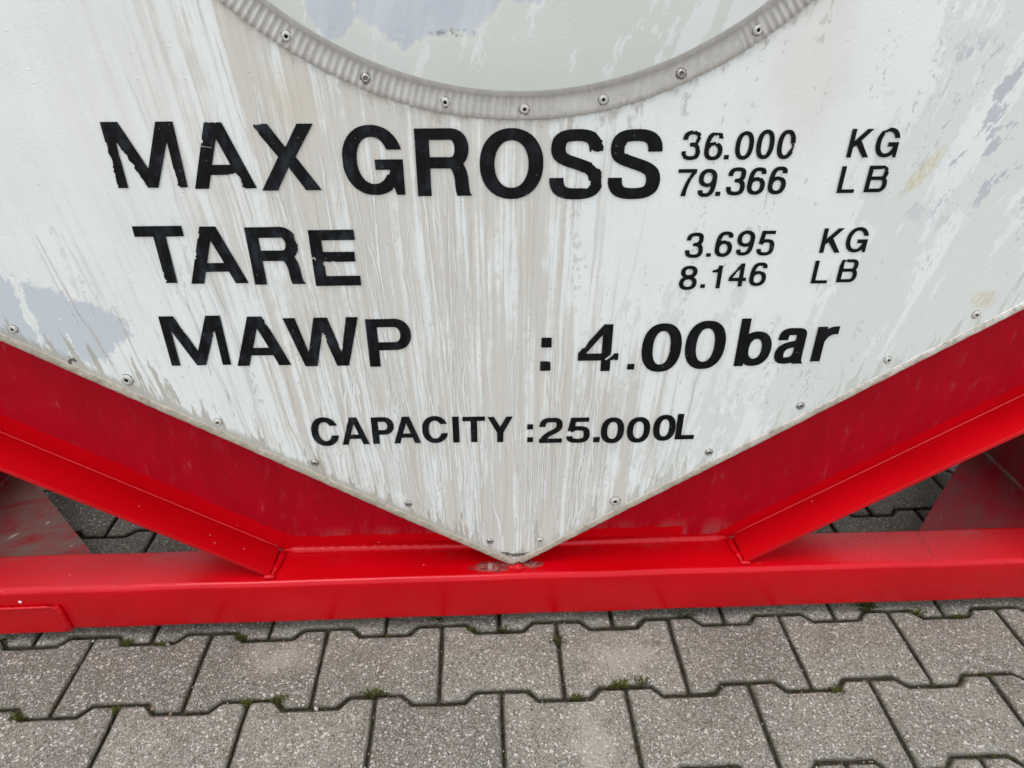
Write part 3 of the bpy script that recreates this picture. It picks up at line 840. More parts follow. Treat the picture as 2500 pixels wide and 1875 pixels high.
# --- lettering: outlines in tenths of a millimetre on the plate, one line per character, '|' between loops
LETTERS = """M|-4867,7649 -4869,7652 -4869,7666 -4862,7677 -4869,7692 -4869,7746 -4862,7759 -4869,7770 -4869,7777 -4863,7791 -4862,7804 -4857,7822 -4858,7826 -4869,7833 -4869,7857 -4854,7873 -4863,7890 -4864,7904 -4852,7922 -4847,7971 -4849,7977 -4849,8004 -4856,8017 -4869,8062 -4869,8080 -4860,8104 -4861,8119 -4857,8135 -4860,8155 -4855,8170 -4857,8176 -4868,8184 -4869,8188 -4868,8411 -4670,8411 -4454,7882 -4450,7886 -4238,8411 -4040,8411 -4040,7650 -4132,7649 -4135,7652 -4134,7666 -4154,7671 -4159,7677 -4158,7688 -4149,7693 -4146,7702 -4144,7771 -4151,7790 -4148,7806 -4151,7824 -4150,7848 -4152,7861 -4159,7873 -4160,8183 -4164,8179 -4184,8133 -4390,7652 -4396,7649 -4512,7649 -4518,7653 -4523,7675 -4531,7682 -4536,7695 -4535,7712 -4542,7721 -4546,7737 -4573,7784 -4575,7808 -4592,7841 -4603,7853 -4616,7882 -4606,7913 -4608,7922 -4648,7966 -4656,7981 -4658,7990 -4657,8013 -4663,8039 -4668,8046 -4679,8051 -4694,8084 -4707,8093 -4713,8108 -4714,8126 -4726,8150 -4723,8170 -4727,8170 -4734,8158 -4748,8185 -4749,8082 -4753,8053 -4753,8008 -4749,7979 -4750,7652 -4754,7649
A|-3956,7630 -3957,7634 -3949,7658 -3783,8126 -3780,8128 -3767,8127 -3661,8110 -3657,8113 -3657,8117 -3661,8119 -3767,8134 -3778,8139 -3767,8165 -3749,8169 -3743,8181 -3743,8190 -3751,8217 -3687,8397 -3681,8400 -3639,8400 -3630,8396 -3577,8400 -3553,8391 -3545,8400 -3485,8399 -3214,7631 -3353,7630 -3356,7631 -3356,7636 -3362,7642 -3371,7646 -3386,7647 -3387,7658 -3378,7673 -3378,7682 -3385,7708 -3386,7724 -3383,7737 -3395,7772 -3397,7777 -3408,7782 -3419,7797 -3424,7801 -3430,7814 -3435,7817 -3446,7817 -3459,7813 -3470,7804 -3498,7806 -3514,7802 -3525,7795 -3556,7795 -3567,7799 -3575,7795 -3732,7795 -3740,7781 -3791,7631|-3692,7915 -3479,7915 -3565,8162 -3586,8215 -3687,7935
X|-3154,7601 -3140,7627 -2896,8002 -3080,8269 -3076,8279 -3091,8303 -3115,8329 -3127,8351 -3125,8368 -3117,8374 -3110,8375 -3093,8364 -3084,8368 -3078,8375 -3071,8371 -3047,8371 -3040,8374 -3035,8380 -2964,8379 -2794,8114 -2781,8131 -2622,8379 -2432,8379 -2690,8002 -2432,7601 -2622,7601 -2790,7876 -2794,7878 -2964,7601
G|-1806,7535 -1851,7540 -1892,7550 -1924,7562 -1955,7578 -2013,7619 -2039,7645 -2068,7683 -2092,7722 -2105,7751 -2130,7828 -2138,7875 -2137,8021 -2123,8092 -2109,8133 -2092,8173 -2058,8226 -2013,8276 -1955,8317 -1924,8333 -1892,8344 -1826,8359 -1749,8361 -1694,8353 -1631,8333 -1589,8311 -1542,8276 -1503,8234 -1465,8177 -1441,8123 -1433,8100 -1429,8076 -1603,8076 -1624,8123 -1653,8167 -1672,8185 -1696,8203 -1731,8218 -1768,8225 -1804,8223 -1829,8216 -1859,8203 -1886,8183 -1918,8143 -1944,8092 -1960,8035 -1968,7960 -1966,7901 -1956,7840 -1940,7793 -1918,7751 -1899,7726 -1883,7709 -1859,7692 -1829,7678 -1804,7672 -1768,7670 -1731,7676 -1696,7692 -1672,7709 -1644,7739 -1619,7781 -1593,7783 -1577,7836 -1581,7839 -1754,7840 -1754,7962 -1420,7963 -1417,7958 -1417,7539 -1418,7535 -1422,7534 -1520,7535 -1522,7551 -1529,7566 -1540,7614 -1558,7628 -1561,7626 -1561,7606 -1564,7601 -1599,7578 -1650,7554 -1694,7542 -1729,7536
R|-1257,7514 -1260,7519 -1259,8316 -1093,8317 -1083,8312 -1074,8317 -819,8317 -781,8311 -754,8303 -710,8280 -675,8249 -651,8215 -637,8186 -623,8134 -620,8075 -628,8012 -647,7960 -663,7935 -689,7903 -664,7857 -647,7807 -633,7735 -627,7633 -621,7586 -613,7547 -605,7540 -592,7515 -772,7514 -777,7516 -792,7589 -797,7649 -799,7708 -809,7769 -827,7821 -839,7841 -848,7849 -1087,7850 -1091,7849 -1092,7846 -1093,7515|-1091,7985 -835,7984 -819,7991 -810,8000 -800,8018 -790,8056 -790,8112 -794,8134 -808,8165 -821,8179 -839,8185 -1091,8184
O|-133,7469 -169,7472 -217,7483 -247,7493 -288,7511 -350,7553 -376,7577 -401,7606 -439,7665 -459,7709 -471,7745 -482,7789 -488,7832 -490,7924 -480,8003 -471,8037 -455,8083 -437,8122 -419,8152 -393,8186 -368,8213 -339,8238 -306,8261 -247,8289 -217,8299 -169,8310 -129,8314 -72,8314 -22,8308 14,8299 44,8289 85,8271 147,8229 173,8205 198,8176 236,8117 256,8073 268,8037 279,7993 285,7950 287,7858 277,7779 268,7745 252,7699 234,7661 206,7616 165,7569 136,7544 103,7521 44,7493 14,7483 -34,7472 -74,7468|-116,7608 -72,7609 -24,7624 9,7644 35,7669 65,7711 85,7755 100,7811 106,7862 106,7922 96,7991 77,8047 59,8081 34,8114 -6,8148 -24,8158 -52,8168 -92,8175 -131,8173 -179,8158 -212,8138 -238,8113 -268,8071 -288,8027 -305,7960 -309,7920 -309,7860 -299,7791 -280,7735 -262,7701 -237,7668 -197,7634 -179,7624 -151,7614
S|652,7455 590,7460 532,7473 478,7495 439,7521 416,7544 403,7562 379,7612 366,7672 365,7722 538,7723 541,7720 546,7666 554,7638 563,7622 582,7607 602,7601 640,7595 721,7593 779,7597 789,7589 809,7597 821,7587 829,7585 858,7603 867,7620 881,7630 879,7648 882,7678 872,7685 853,7691 850,7720 842,7743 831,7759 807,7774 801,7789 795,7780 711,7813 548,7867 482,7897 439,7927 418,7948 403,7970 385,8010 376,8060 380,8124 395,8177 415,8212 447,8243 492,8270 544,8286 612,8296 733,8298 795,8292 843,8282 884,8268 908,8256 914,8247 928,8239 935,8223 946,8217 953,8205 964,8197 973,8177 992,8170 997,8155 990,8135 1011,8100 1016,8082 1009,8064 1014,8048 1012,8040 976,8041 960,8033 930,8033 918,8039 902,8040 892,8046 884,8057 878,8059 867,8054 867,8034 847,8033 845,8036 844,8060 838,8094 826,8122 816,8135 799,8145 761,8156 715,8160 669,8160 598,8154 576,8147 568,8141 562,8129 555,8102 553,8070 560,8036 573,8018 616,7995 807,7932 882,7902 891,7881 920,7861 936,7842 950,7837 956,7829 968,7832 978,7830 1001,7801 1011,7779 1011,7771 1006,7757 1014,7739 1013,7720 1009,7708 1015,7656 1012,7646 1016,7634 1024,7633 1025,7626 1010,7581 985,7542 953,7511 910,7487 872,7473 811,7460 741,7454
S|1375,7451 1313,7457 1263,7467 1233,7477 1203,7491 1162,7519 1132,7554 1125,7574 1110,7596 1095,7652 1093,7670 1100,7701 1092,7701 1092,7718 1265,7719 1268,7717 1270,7676 1276,7644 1286,7622 1296,7610 1317,7600 1347,7593 1397,7589 1443,7589 1520,7597 1540,7604 1555,7614 1566,7638 1571,7662 1571,7701 1562,7735 1555,7747 1540,7761 1501,7783 1443,7805 1257,7869 1211,7891 1172,7916 1155,7931 1136,7955 1122,7980 1112,8006 1103,8056 1107,8122 1120,8168 1132,8192 1147,8214 1178,8243 1201,8257 1227,8269 1269,8282 1337,8292 1453,8294 1516,8288 1564,8277 1612,8259 1647,8239 1683,8206 1711,8166 1729,8120 1737,8076 1738,8030 1566,8029 1563,8032 1561,8066 1554,8096 1544,8118 1532,8132 1514,8143 1482,8151 1437,8155 1391,8155 1323,8149 1307,8145 1294,8136 1284,8110 1277,8105 1273,8096 1273,8058 1270,8042 1276,8016 1283,8007 1307,8008 1331,7995 1367,7981 1512,7934 1570,7912 1628,7884 1674,7852 1701,7825 1715,7807 1737,7761 1747,7707 1747,7656 1743,7626 1731,7584 1719,7560 1703,7538 1671,7508 1621,7480 1568,7463 1518,7455 1461,7451
3|2075,7925 2058,7926 2040,7930 2034,7932 2036,7940 2035,7941 2030,7941 2023,7935 2018,7939 2013,7941 2004,7947 2005,7952 1998,7962 1995,7974 1984,7979 1978,7991 1974,8009 1977,8021 1980,8029 1986,8033 1994,8031 2008,8030 2016,8034 2023,8030 2025,8031 2025,8034 2033,8033 2034,8020 2031,8022 2030,8012 2027,8008 2026,8004 2031,7994 2036,7992 2039,7989 2038,7981 2042,7975 2043,7976 2043,7984 2049,7979 2056,7976 2074,7972 2114,7973 2127,7977 2136,7983 2140,7990 2143,7998 2146,8016 2145,8043 2140,8062 2135,8071 2129,8077 2123,8080 2106,8084 2081,8086 2068,8092 2067,8095 2067,8125 2072,8130 2083,8134 2106,8135 2113,8131 2121,8135 2129,8133 2138,8146 2137,8150 2135,8154 2135,8159 2139,8169 2145,8172 2147,8176 2147,8179 2145,8184 2146,8188 2149,8192 2148,8199 2144,8208 2139,8209 2137,8214 2125,8223 2121,8229 2119,8228 2114,8224 2095,8225 2090,8228 2084,8229 2057,8220 2052,8217 2048,8212 2043,8204 2040,8193 2038,8182 2038,8167 2037,8165 1978,8165 1977,8166 1977,8176 1978,8193 1984,8217 1992,8232 2004,8247 2018,8257 2029,8262 2043,8267 2061,8271 2077,8273 2080,8271 2083,8272 2098,8258 2107,8263 2113,8268 2119,8272 2126,8271 2135,8263 2143,8257 2162,8255 2166,8252 2173,8251 2171,8244 2173,8241 2175,8242 2175,8247 2179,8247 2184,8240 2182,8236 2187,8234 2190,8229 2191,8222 2189,8213 2181,8208 2181,8202 2193,8185 2195,8182 2195,8179 2191,8168 2183,8164 2182,8153 2180,8150 2180,8142 2173,8139 2172,8136 2172,8131 2170,8124 2164,8120 2163,8117 2164,8115 2164,8111 2166,8109 2171,8100 2173,8098 2179,8097 2184,8095 2189,8088 2189,8072 2194,8064 2193,8057 2197,8052 2199,8043 2201,8039 2202,8028 2203,8026 2205,8028 2206,8028 2206,8016 2201,8012 2206,8008 2205,8002 2202,7999 2199,7990 2200,7986 2199,7981 2191,7970 2189,7959 2178,7948 2169,7941 2151,7933 2128,7927 2104,7924
6|2354,7920 2342,7921 2324,7925 2314,7929 2296,7939 2288,7944 2274,7960 2266,7972 2261,7984 2256,8000 2254,8010 2253,8054 2256,8103 2258,8126 2267,8171 2276,8195 2281,8206 2290,8219 2307,8236 2327,8247 2344,8252 2345,8251 2344,8246 2346,8245 2358,8245 2363,8249 2366,8251 2370,8250 2374,8248 2381,8247 2388,8241 2411,8247 2417,8247 2424,8241 2429,8242 2440,8242 2449,8236 2451,8234 2455,8232 2458,8228 2459,8221 2455,8208 2457,8206 2461,8205 2464,8200 2467,8196 2468,8190 2467,8183 2469,8177 2473,8177 2473,8173 2461,8173 2460,8173 2461,8174 2463,8175 2463,8176 2454,8175 2446,8178 2440,8176 2430,8176 2424,8179 2418,8176 2416,8175 2415,8177 2415,8184 2414,8191 2414,8198 2411,8210 2408,8213 2401,8214 2394,8220 2391,8220 2386,8218 2384,8216 2381,8209 2380,8209 2367,8210 2359,8215 2351,8216 2350,8214 2354,8207 2343,8198 2336,8188 2329,8176 2323,8154 2315,8148 2311,8135 2309,8133 2312,8131 2318,8128 2325,8130 2328,8130 2336,8131 2345,8134 2353,8135 2358,8138 2377,8138 2386,8135 2387,8131 2387,8127 2388,8124 2397,8117 2404,8117 2408,8121 2411,8122 2411,8126 2412,8127 2423,8126 2440,8116 2450,8108 2457,8100 2463,8091 2470,8078 2477,8056 2479,8040 2479,8016 2477,8000 2470,7979 2463,7966 2456,7956 2450,7949 2439,7940 2425,7931 2413,7927 2386,7920|2356,7966 2375,7966 2380,7966 2389,7970 2400,7976 2407,7983 2412,7991 2418,8004 2420,8016 2421,8024 2420,8041 2418,8053 2412,8066 2407,8074 2397,8083 2388,8088 2378,8091 2388,8096 2387,8098 2381,8097 2376,8102 2372,8101 2365,8095 2355,8094 2349,8094 2344,8094 2330,8088 2341,8087 2341,8086 2331,8079 2321,8066 2315,8052 2312,8040 2312,8016 2315,8004 2321,7991 2327,7982 2336,7974 2345,7969
.|2509,7929 2509,7929 2509,7984 2569,7984 2569,7929
0|2732,7924 2717,7926 2706,7929 2694,7935 2685,7941 2664,7961 2656,7974 2649,7988 2639,8016 2632,8052 2631,8074 2631,8125 2637,8162 2645,8187 2656,8212 2668,8228 2685,8245 2687,8246 2694,8244 2697,8248 2704,8251 2707,8256 2726,8261 2731,8259 2737,8262 2753,8262 2770,8259 2774,8254 2778,8257 2788,8253 2800,8246 2816,8232 2825,8220 2832,8209 2838,8196 2846,8174 2853,8142 2855,8117 2855,8067 2851,8033 2846,8012 2841,7997 2832,7976 2825,7965 2816,7954 2800,7940 2788,7933 2778,7928 2766,7925 2753,7923|2735,7971 2750,7970 2757,7972 2765,7977 2775,7988 2783,8004 2789,8021 2793,8041 2796,8062 2797,8076 2796,8124 2793,8149 2787,8170 2783,8183 2777,8195 2772,8201 2762,8211 2750,8215 2736,8215 2727,8212 2720,8207 2710,8195 2704,8185 2699,8170 2693,8148 2690,8120 2690,8066 2693,8037 2699,8016 2705,7999 2714,7983 2726,7974
0|2988,7929 2977,7930 2964,7934 2952,7939 2940,7948 2932,7955 2921,7968 2907,7994 2898,8019 2892,8053 2889,8084 2890,8138 2896,8177 2903,8203 2915,8228 2927,8245 2941,8259 2952,8267 2960,8271 2969,8274 2982,8277 3008,8278 3020,8276 3035,8272 3055,8260 3068,8248 3075,8239 3083,8227 3089,8214 3099,8186 3105,8156 3108,8130 3108,8075 3103,8035 3093,8002 3083,7979 3069,7959 3054,7945 3035,7934 3016,7929|2991,7977 3005,7977 3013,7979 3021,7986 3029,7998 3035,8011 3040,8029 3045,8052 3047,8084 3046,8138 3043,8165 3038,8187 3032,8203 3025,8216 3018,8223 3011,8228 3004,8229 2993,8229 2983,8226 2974,8217 2968,8209 2962,8194 2957,8176 2953,8158 2951,8132 2951,8074 2953,8049 2958,8023 2965,8004 2971,7993 2981,7982
0|3247,7927 3236,7928 3224,7932 3210,7938 3201,7944 3187,7957 3181,7965 3167,7990 3156,8020 3152,8040 3150,8058 3148,8081 3149,8135 3155,8174 3163,8202 3176,8228 3187,8244 3202,8258 3210,8263 3224,8269 3236,8273 3248,8275 3269,8275 3280,8273 3293,8269 3307,8263 3315,8257 3333,8239 3348,8214 3358,8187 3363,8170 3367,8143 3369,8113 3367,8112 3352,8116 3344,8117 3351,8113 3357,8103 3356,8094 3352,8089 3354,8087 3359,8085 3362,8080 3367,8078 3368,8075 3367,8069 3363,8067 3358,8068 3355,8075 3346,8076 3344,8074 3345,8073 3351,8071 3353,8069 3357,8059 3354,8051 3354,8044 3363,8036 3355,8028 3353,8029 3351,8034 3348,8036 3347,8036 3342,8031 3344,8028 3350,8023 3348,8015 3357,8016 3359,8015 3348,7987 3339,7971 3333,7962 3316,7945 3307,7938 3297,7933 3288,7930 3275,7927|3251,7975 3264,7974 3269,7976 3276,7979 3285,7988 3293,8002 3299,8020 3311,8028 3309,8032 3309,8037 3311,8039 3318,8036 3318,8044 3324,8048 3327,8057 3334,8065 3330,8074 3336,8080 3327,8089 3327,8096 3323,8103 3324,8107 3331,8110 3331,8111 3325,8115 3318,8111 3315,8115 3307,8114 3306,8140 3303,8164 3298,8186 3292,8200 3287,8210 3280,8218 3274,8223 3264,8227 3252,8227 3241,8222 3235,8217 3227,8205 3221,8193 3215,8172 3211,8148 3209,8129 3209,8071 3213,8041 3218,8018 3223,8004 3231,7989 3241,7979
K|4042,7940 4041,7942 4041,8279 4098,8280 4100,8278 4100,8137 4101,8135 4233,8279 4311,8279 4308,8275 4186,8142 4320,7940 4250,7940 4247,7941 4138,8086 4136,8088 4101,8059 4100,8057 4099,7940
G|4509,7938 4483,7942 4466,7948 4446,7958 4433,7968 4422,7978 4412,7990 4403,8003 4392,8024 4387,8037 4378,8071 4376,8083 4376,8146 4381,8174 4392,8204 4400,8221 4409,8235 4426,8255 4435,8262 4436,8261 4435,8255 4442,8252 4445,8253 4443,8258 4445,8261 4450,8262 4455,8259 4460,8259 4465,8265 4476,8269 4478,8272 4485,8278 4488,8279 4497,8279 4504,8281 4501,8284 4494,8288 4495,8289 4510,8291 4532,8291 4554,8287 4574,8281 4592,8272 4613,8256 4630,8238 4643,8218 4653,8196 4661,8170 4659,8169 4599,8169 4591,8189 4586,8200 4575,8216 4560,8230 4542,8239 4531,8242 4521,8242 4517,8246 4508,8245 4496,8248 4493,8246 4489,8238 4482,8235 4479,8235 4473,8239 4464,8235 4461,8233 4456,8225 4456,8221 4458,8216 4455,8212 4460,8209 4460,8208 4451,8192 4445,8174 4439,8152 4437,8131 4438,8088 4441,8067 4447,8046 4454,8031 4462,8018 4475,8003 4484,7996 4494,7991 4510,7986 4531,7986 4542,7989 4560,7998 4575,8012 4585,8026 4592,8042 4595,8045 4601,8067 4599,8068 4530,8068 4530,8120 4664,8120 4665,7939 4665,7938 4663,7937 4628,7938 4628,7945 4625,7950 4618,7972 4613,7973 4609,7977 4608,7976 4608,7968 4607,7966 4586,7953 4569,7945 4554,7941 4540,7938
7|2029,7481 2027,7483 2028,7488 2041,7548 2052,7585 2069,7635 2082,7666 2101,7705 2123,7743 2141,7770 2138,7771 1968,7771 1966,7773 1967,7817 2200,7817 2200,7772 2176,7745 2162,7724 2150,7704 2132,7668 2115,7622 2105,7585 2098,7549 2094,7521 2090,7481
9|2326,7469 2304,7472 2286,7476 2272,7483 2258,7494 2250,7505 2246,7515 2242,7538 2242,7554 2301,7555 2303,7553 2305,7531 2307,7524 2310,7520 2325,7517 2352,7517 2358,7518 2365,7521 2370,7525 2375,7530 2382,7540 2388,7553 2393,7568 2399,7598 2397,7599 2380,7594 2362,7591 2330,7592 2323,7594 2323,7601 2321,7602 2295,7602 2274,7615 2263,7625 2255,7635 2249,7644 2242,7658 2235,7686 2235,7723 2240,7744 2249,7765 2263,7785 2277,7797 2298,7809 2321,7816 2340,7818 2370,7817 2399,7811 2416,7802 2424,7797 2432,7790 2443,7779 2451,7767 2457,7756 2464,7734 2466,7715 2466,7655 2461,7603 2454,7562 2443,7530 2432,7511 2416,7493 2401,7483 2379,7473 2354,7469|2340,7640 2360,7640 2368,7641 2379,7646 2386,7652 2395,7662 2401,7674 2405,7692 2404,7722 2401,7736 2395,7747 2387,7756 2379,7763 2368,7768 2360,7770 2342,7770 2336,7769 2327,7766 2318,7760 2309,7751 2304,7744 2299,7730 2296,7716 2297,7688 2301,7672 2305,7664 2309,7658 2319,7649 2329,7643
.|2470,7479 2470,7479 2470,7534 2533,7534 2533,7479
3|2699,7484 2677,7487 2653,7493 2637,7500 2625,7509 2618,7516 2610,7528 2601,7548 2597,7570 2596,7593 2598,7594 2656,7593 2659,7569 2663,7553 2670,7541 2676,7537 2682,7535 2697,7532 2732,7532 2752,7537 2761,7542 2764,7546 2768,7555 2772,7577 2772,7592 2770,7607 2767,7620 2762,7628 2753,7637 2744,7642 2731,7645 2705,7646 2694,7651 2691,7656 2691,7685 2692,7687 2697,7691 2708,7694 2730,7695 2742,7698 2748,7701 2753,7707 2758,7718 2761,7735 2761,7761 2757,7776 2753,7782 2735,7785 2700,7785 2686,7782 2680,7780 2672,7774 2666,7762 2661,7742 2661,7727 2659,7725 2600,7726 2600,7736 2601,7754 2606,7775 2617,7796 2631,7810 2647,7821 2667,7828 2692,7833 2731,7833 2757,7831 2780,7825 2791,7819 2801,7812 2812,7798 2819,7781 2823,7754 2822,7728 2820,7717 2817,7706 2813,7695 2806,7682 2797,7672 2811,7658 2816,7651 2824,7637 2827,7628 2831,7613 2833,7598 2833,7570 2831,7557 2825,7536 2816,7520 2806,7510 2791,7499 2771,7491 2753,7487 2728,7484
6|2961,7489 2936,7493 2918,7500 2902,7509 2894,7515 2881,7528 2874,7539 2868,7552 2862,7572 2859,7590 2860,7650 2863,7686 2866,7712 2873,7747 2881,7768 2892,7789 2903,7802 2910,7809 2922,7817 2933,7823 2956,7829 2971,7831 2995,7831 3013,7829 3027,7827 3039,7823 3054,7815 3062,7807 3069,7798 3075,7783 3079,7761 3078,7748 3020,7747 3019,7748 3018,7764 3016,7773 3014,7779 3012,7781 2997,7784 2971,7784 2966,7783 2954,7777 2947,7770 2943,7763 2937,7752 2932,7738 2925,7705 2927,7704 2940,7708 2962,7711 2983,7711 2997,7710 2999,7708 3000,7702 3001,7701 3027,7701 3037,7696 3048,7688 3057,7679 3070,7662 3078,7647 3081,7638 3084,7622 3086,7603 3084,7578 3078,7553 3070,7538 3057,7521 3044,7510 3024,7498 3002,7491 2984,7489|2962,7536 2980,7536 2985,7537 2994,7540 3003,7545 3012,7554 3017,7562 3022,7573 3025,7585 3026,7592 3025,7616 3022,7627 3017,7638 3012,7647 3003,7655 2993,7661 2981,7664 2963,7664 2956,7662 2945,7657 2939,7653 2931,7644 2926,7635 2922,7625 2920,7612 2920,7588 2922,7575 2927,7563 2934,7552 2943,7545 2953,7539
6|3226,7492 3208,7495 3190,7500 3174,7507 3165,7514 3148,7529 3140,7541 3132,7556 3126,7576 3124,7595 3124,7631 3125,7673 3130,7718 3139,7757 3147,7779 3156,7796 3164,7806 3173,7815 3181,7821 3194,7829 3207,7834 3217,7836 3236,7839 3260,7839 3278,7837 3293,7834 3307,7830 3320,7822 3330,7812 3336,7803 3341,7791 3344,7772 3345,7754 3285,7754 3284,7755 3284,7767 3282,7778 3280,7785 3277,7788 3263,7791 3236,7791 3231,7790 3217,7783 3207,7769 3202,7757 3197,7744 3193,7727 3191,7711 3192,7710 3208,7715 3226,7717 3248,7717 3263,7716 3265,7715 3265,7708 3266,7707 3293,7706 3305,7700 3315,7693 3327,7681 3336,7668 3341,7658 3346,7644 3352,7617 3351,7585 3346,7565 3338,7545 3327,7529 3315,7517 3308,7511 3289,7501 3271,7495 3249,7492|3228,7540 3245,7540 3250,7541 3260,7544 3269,7550 3276,7557 3282,7565 3289,7582 3290,7591 3291,7607 3290,7623 3285,7638 3281,7646 3276,7653 3269,7660 3259,7666 3246,7669 3230,7670 3224,7668 3213,7664 3206,7659 3199,7653 3193,7644 3189,7635 3186,7623 3185,7592 3187,7579 3192,7567 3199,7557 3209,7548 3217,7543
L|4026,7501 4025,7503 4025,7835 4027,7836 4082,7836 4083,7834 4083,7547 4246,7547 4247,7545 4247,7502 4245,7501
B|4375,7507 4373,7509 4374,7839 4558,7840 4579,7836 4585,7823 4589,7822 4592,7819 4595,7822 4599,7823 4606,7817 4612,7815 4616,7810 4613,7804 4617,7801 4620,7795 4623,7793 4623,7791 4622,7776 4614,7776 4615,7770 4617,7769 4621,7771 4627,7768 4635,7755 4635,7739 4631,7720 4625,7703 4615,7687 4630,7670 4640,7653 4646,7632 4649,7609 4648,7592 4645,7573 4639,7558 4629,7541 4618,7529 4600,7517 4583,7511 4571,7508 4563,7507|4432,7554 4560,7553 4569,7557 4577,7562 4584,7573 4587,7580 4589,7592 4590,7599 4589,7622 4585,7637 4581,7645 4572,7655 4568,7657 4559,7660 4432,7660|4432,7706 4553,7706 4561,7708 4566,7713 4573,7725 4575,7733 4577,7746 4576,7763 4577,7764 4582,7763 4577,7769 4585,7777 4583,7779 4576,7782 4572,7789 4572,7792 4577,7797 4576,7798 4571,7800 4564,7797 4557,7800 4549,7800 4541,7798 4540,7794 4539,7794 4432,7793
3|2285,6661 2258,6664 2239,6669 2222,6677 2207,6689 2201,6695 2194,6707 2187,6723 2183,6746 2182,6768 2184,6769 2241,6769 2243,6764 2243,6745 2248,6728 2252,6721 2256,6716 2268,6711 2283,6708 2318,6708 2338,6713 2347,6718 2354,6730 2357,6747 2357,6779 2354,6791 2350,6801 2343,6809 2334,6815 2317,6819 2295,6820 2287,6822 2277,6828 2276,6830 2276,6859 2278,6862 2285,6865 2293,6868 2315,6869 2330,6873 2334,6875 2341,6883 2345,6895 2348,6915 2347,6937 2343,6950 2339,6954 2321,6958 2285,6958 2271,6955 2264,6952 2255,6944 2249,6933 2246,6915 2246,6901 2244,6899 2186,6899 2185,6910 2188,6931 2194,6953 2204,6969 2218,6983 2236,6994 2256,7001 2277,7004 2317,7005 2342,7003 2363,6998 2382,6988 2395,6974 2402,6962 2404,6955 2407,6933 2407,6908 2406,6893 2403,6881 2397,6866 2391,6855 2383,6846 2400,6828 2407,6815 2413,6801 2416,6784 2418,6766 2418,6751 2416,6731 2411,6714 2401,6697 2391,6686 2375,6675 2354,6667 2338,6663 2314,6661
.|2470,6674 2470,6675 2470,6724 2534,6724 2534,6674
6|2676,6669 2654,6673 2640,6677 2628,6682 2613,6692 2595,6709 2588,6720 2581,6733 2575,6753 2573,6772 2574,6832 2576,6869 2579,6895 2586,6928 2597,6957 2604,6970 2612,6982 2628,6997 2648,7008 2671,7015 2686,7016 2710,7016 2729,7015 2746,7011 2757,7007 2771,6999 2782,6989 2789,6976 2793,6963 2796,6945 2795,6932 2737,6931 2736,6933 2733,6957 2730,6963 2728,6966 2714,6968 2686,6968 2681,6967 2674,6965 2668,6961 2663,6956 2656,6946 2649,6929 2646,6918 2640,6889 2642,6888 2654,6892 2676,6895 2708,6894 2715,6892 2716,6885 2717,6884 2743,6884 2756,6877 2766,6870 2778,6857 2787,6845 2794,6832 2798,6820 2802,6804 2803,6784 2802,6760 2796,6737 2787,6719 2778,6707 2766,6694 2759,6689 2742,6679 2718,6672 2700,6669|2678,6718 2696,6717 2701,6718 2711,6722 2721,6728 2728,6735 2734,6745 2741,6766 2742,6774 2741,6798 2734,6819 2728,6829 2717,6839 2710,6843 2697,6847 2679,6847 2671,6845 2660,6840 2652,6835 2646,6827 2641,6818 2637,6808 2634,6794 2635,6765 2638,6751 2644,6740 2650,6732 2660,6724 2668,6720
9|2946,6684 2929,6685 2910,6689 2896,6695 2885,6702 2876,6711 2869,6725 2864,6744 2862,6767 2921,6768 2922,6766 2922,6756 2924,6744 2927,6738 2929,6734 2934,6733 2946,6731 2973,6731 2979,6732 2987,6735 2995,6741 3003,6752 3013,6774 3017,6789 3021,6810 3020,6811 3005,6807 2983,6804 2951,6804 2944,6806 2943,6813 2942,6814 2915,6814 2896,6826 2876,6845 2869,6857 2863,6869 2858,6886 2855,6903 2856,6934 2860,6951 2869,6973 2880,6989 2896,7004 2906,7011 2917,7016 2937,7023 2960,7026 2991,7025 3006,7023 3022,7018 3037,7011 3047,7004 3063,6989 3071,6977 3077,6966 3085,6944 3087,6925 3086,6867 3082,6816 3076,6783 3072,6767 3065,6747 3052,6724 3038,6708 3023,6698 3013,6693 2999,6688 2974,6684|2961,6851 2980,6851 2986,6852 2997,6856 3007,6863 3015,6871 3020,6880 3024,6890 3027,6903 3026,6932 3023,6944 3017,6956 3008,6966 2999,6973 2989,6977 2981,6979 2962,6979 2954,6977 2944,6973 2935,6967 2928,6958 2923,6950 2918,6937 2916,6927 2915,6915 2916,6903 2918,6893 2924,6877 2931,6868 2939,6860 2947,6855
5|3233,6680 3216,6681 3192,6686 3173,6694 3159,6704 3149,6715 3144,6722 3139,6733 3134,6754 3133,6772 3135,6774 3191,6774 3193,6768 3193,6759 3197,6745 3202,6736 3206,6733 3216,6729 3231,6727 3263,6727 3276,6729 3284,6732 3290,6738 3296,6749 3299,6759 3302,6778 3302,6810 3300,6825 3297,6839 3291,6850 3281,6856 3270,6859 3239,6860 3224,6857 3216,6852 3199,6832 3190,6828 3182,6826 3179,6828 3179,6840 3178,6841 3145,6841 3170,7019 3172,7020 3347,7020 3348,7018 3348,6975 3347,6973 3224,6973 3222,6972 3215,6904 3230,6906 3270,6906 3284,6904 3305,6899 3318,6893 3328,6887 3344,6872 3353,6855 3359,6835 3362,6802 3361,6772 3359,6755 3356,6744 3352,6733 3345,6719 3331,6703 3319,6695 3306,6689 3287,6683 3261,6680
K|3986,6706 3985,6708 3985,7041 4041,7042 4043,7041 4043,6901 4044,6899 4177,7041 4255,7041 4248,7033 4130,6906 4263,6707 4194,6706 4192,6707 4086,6846 4079,6853 4043,6822 4043,6707
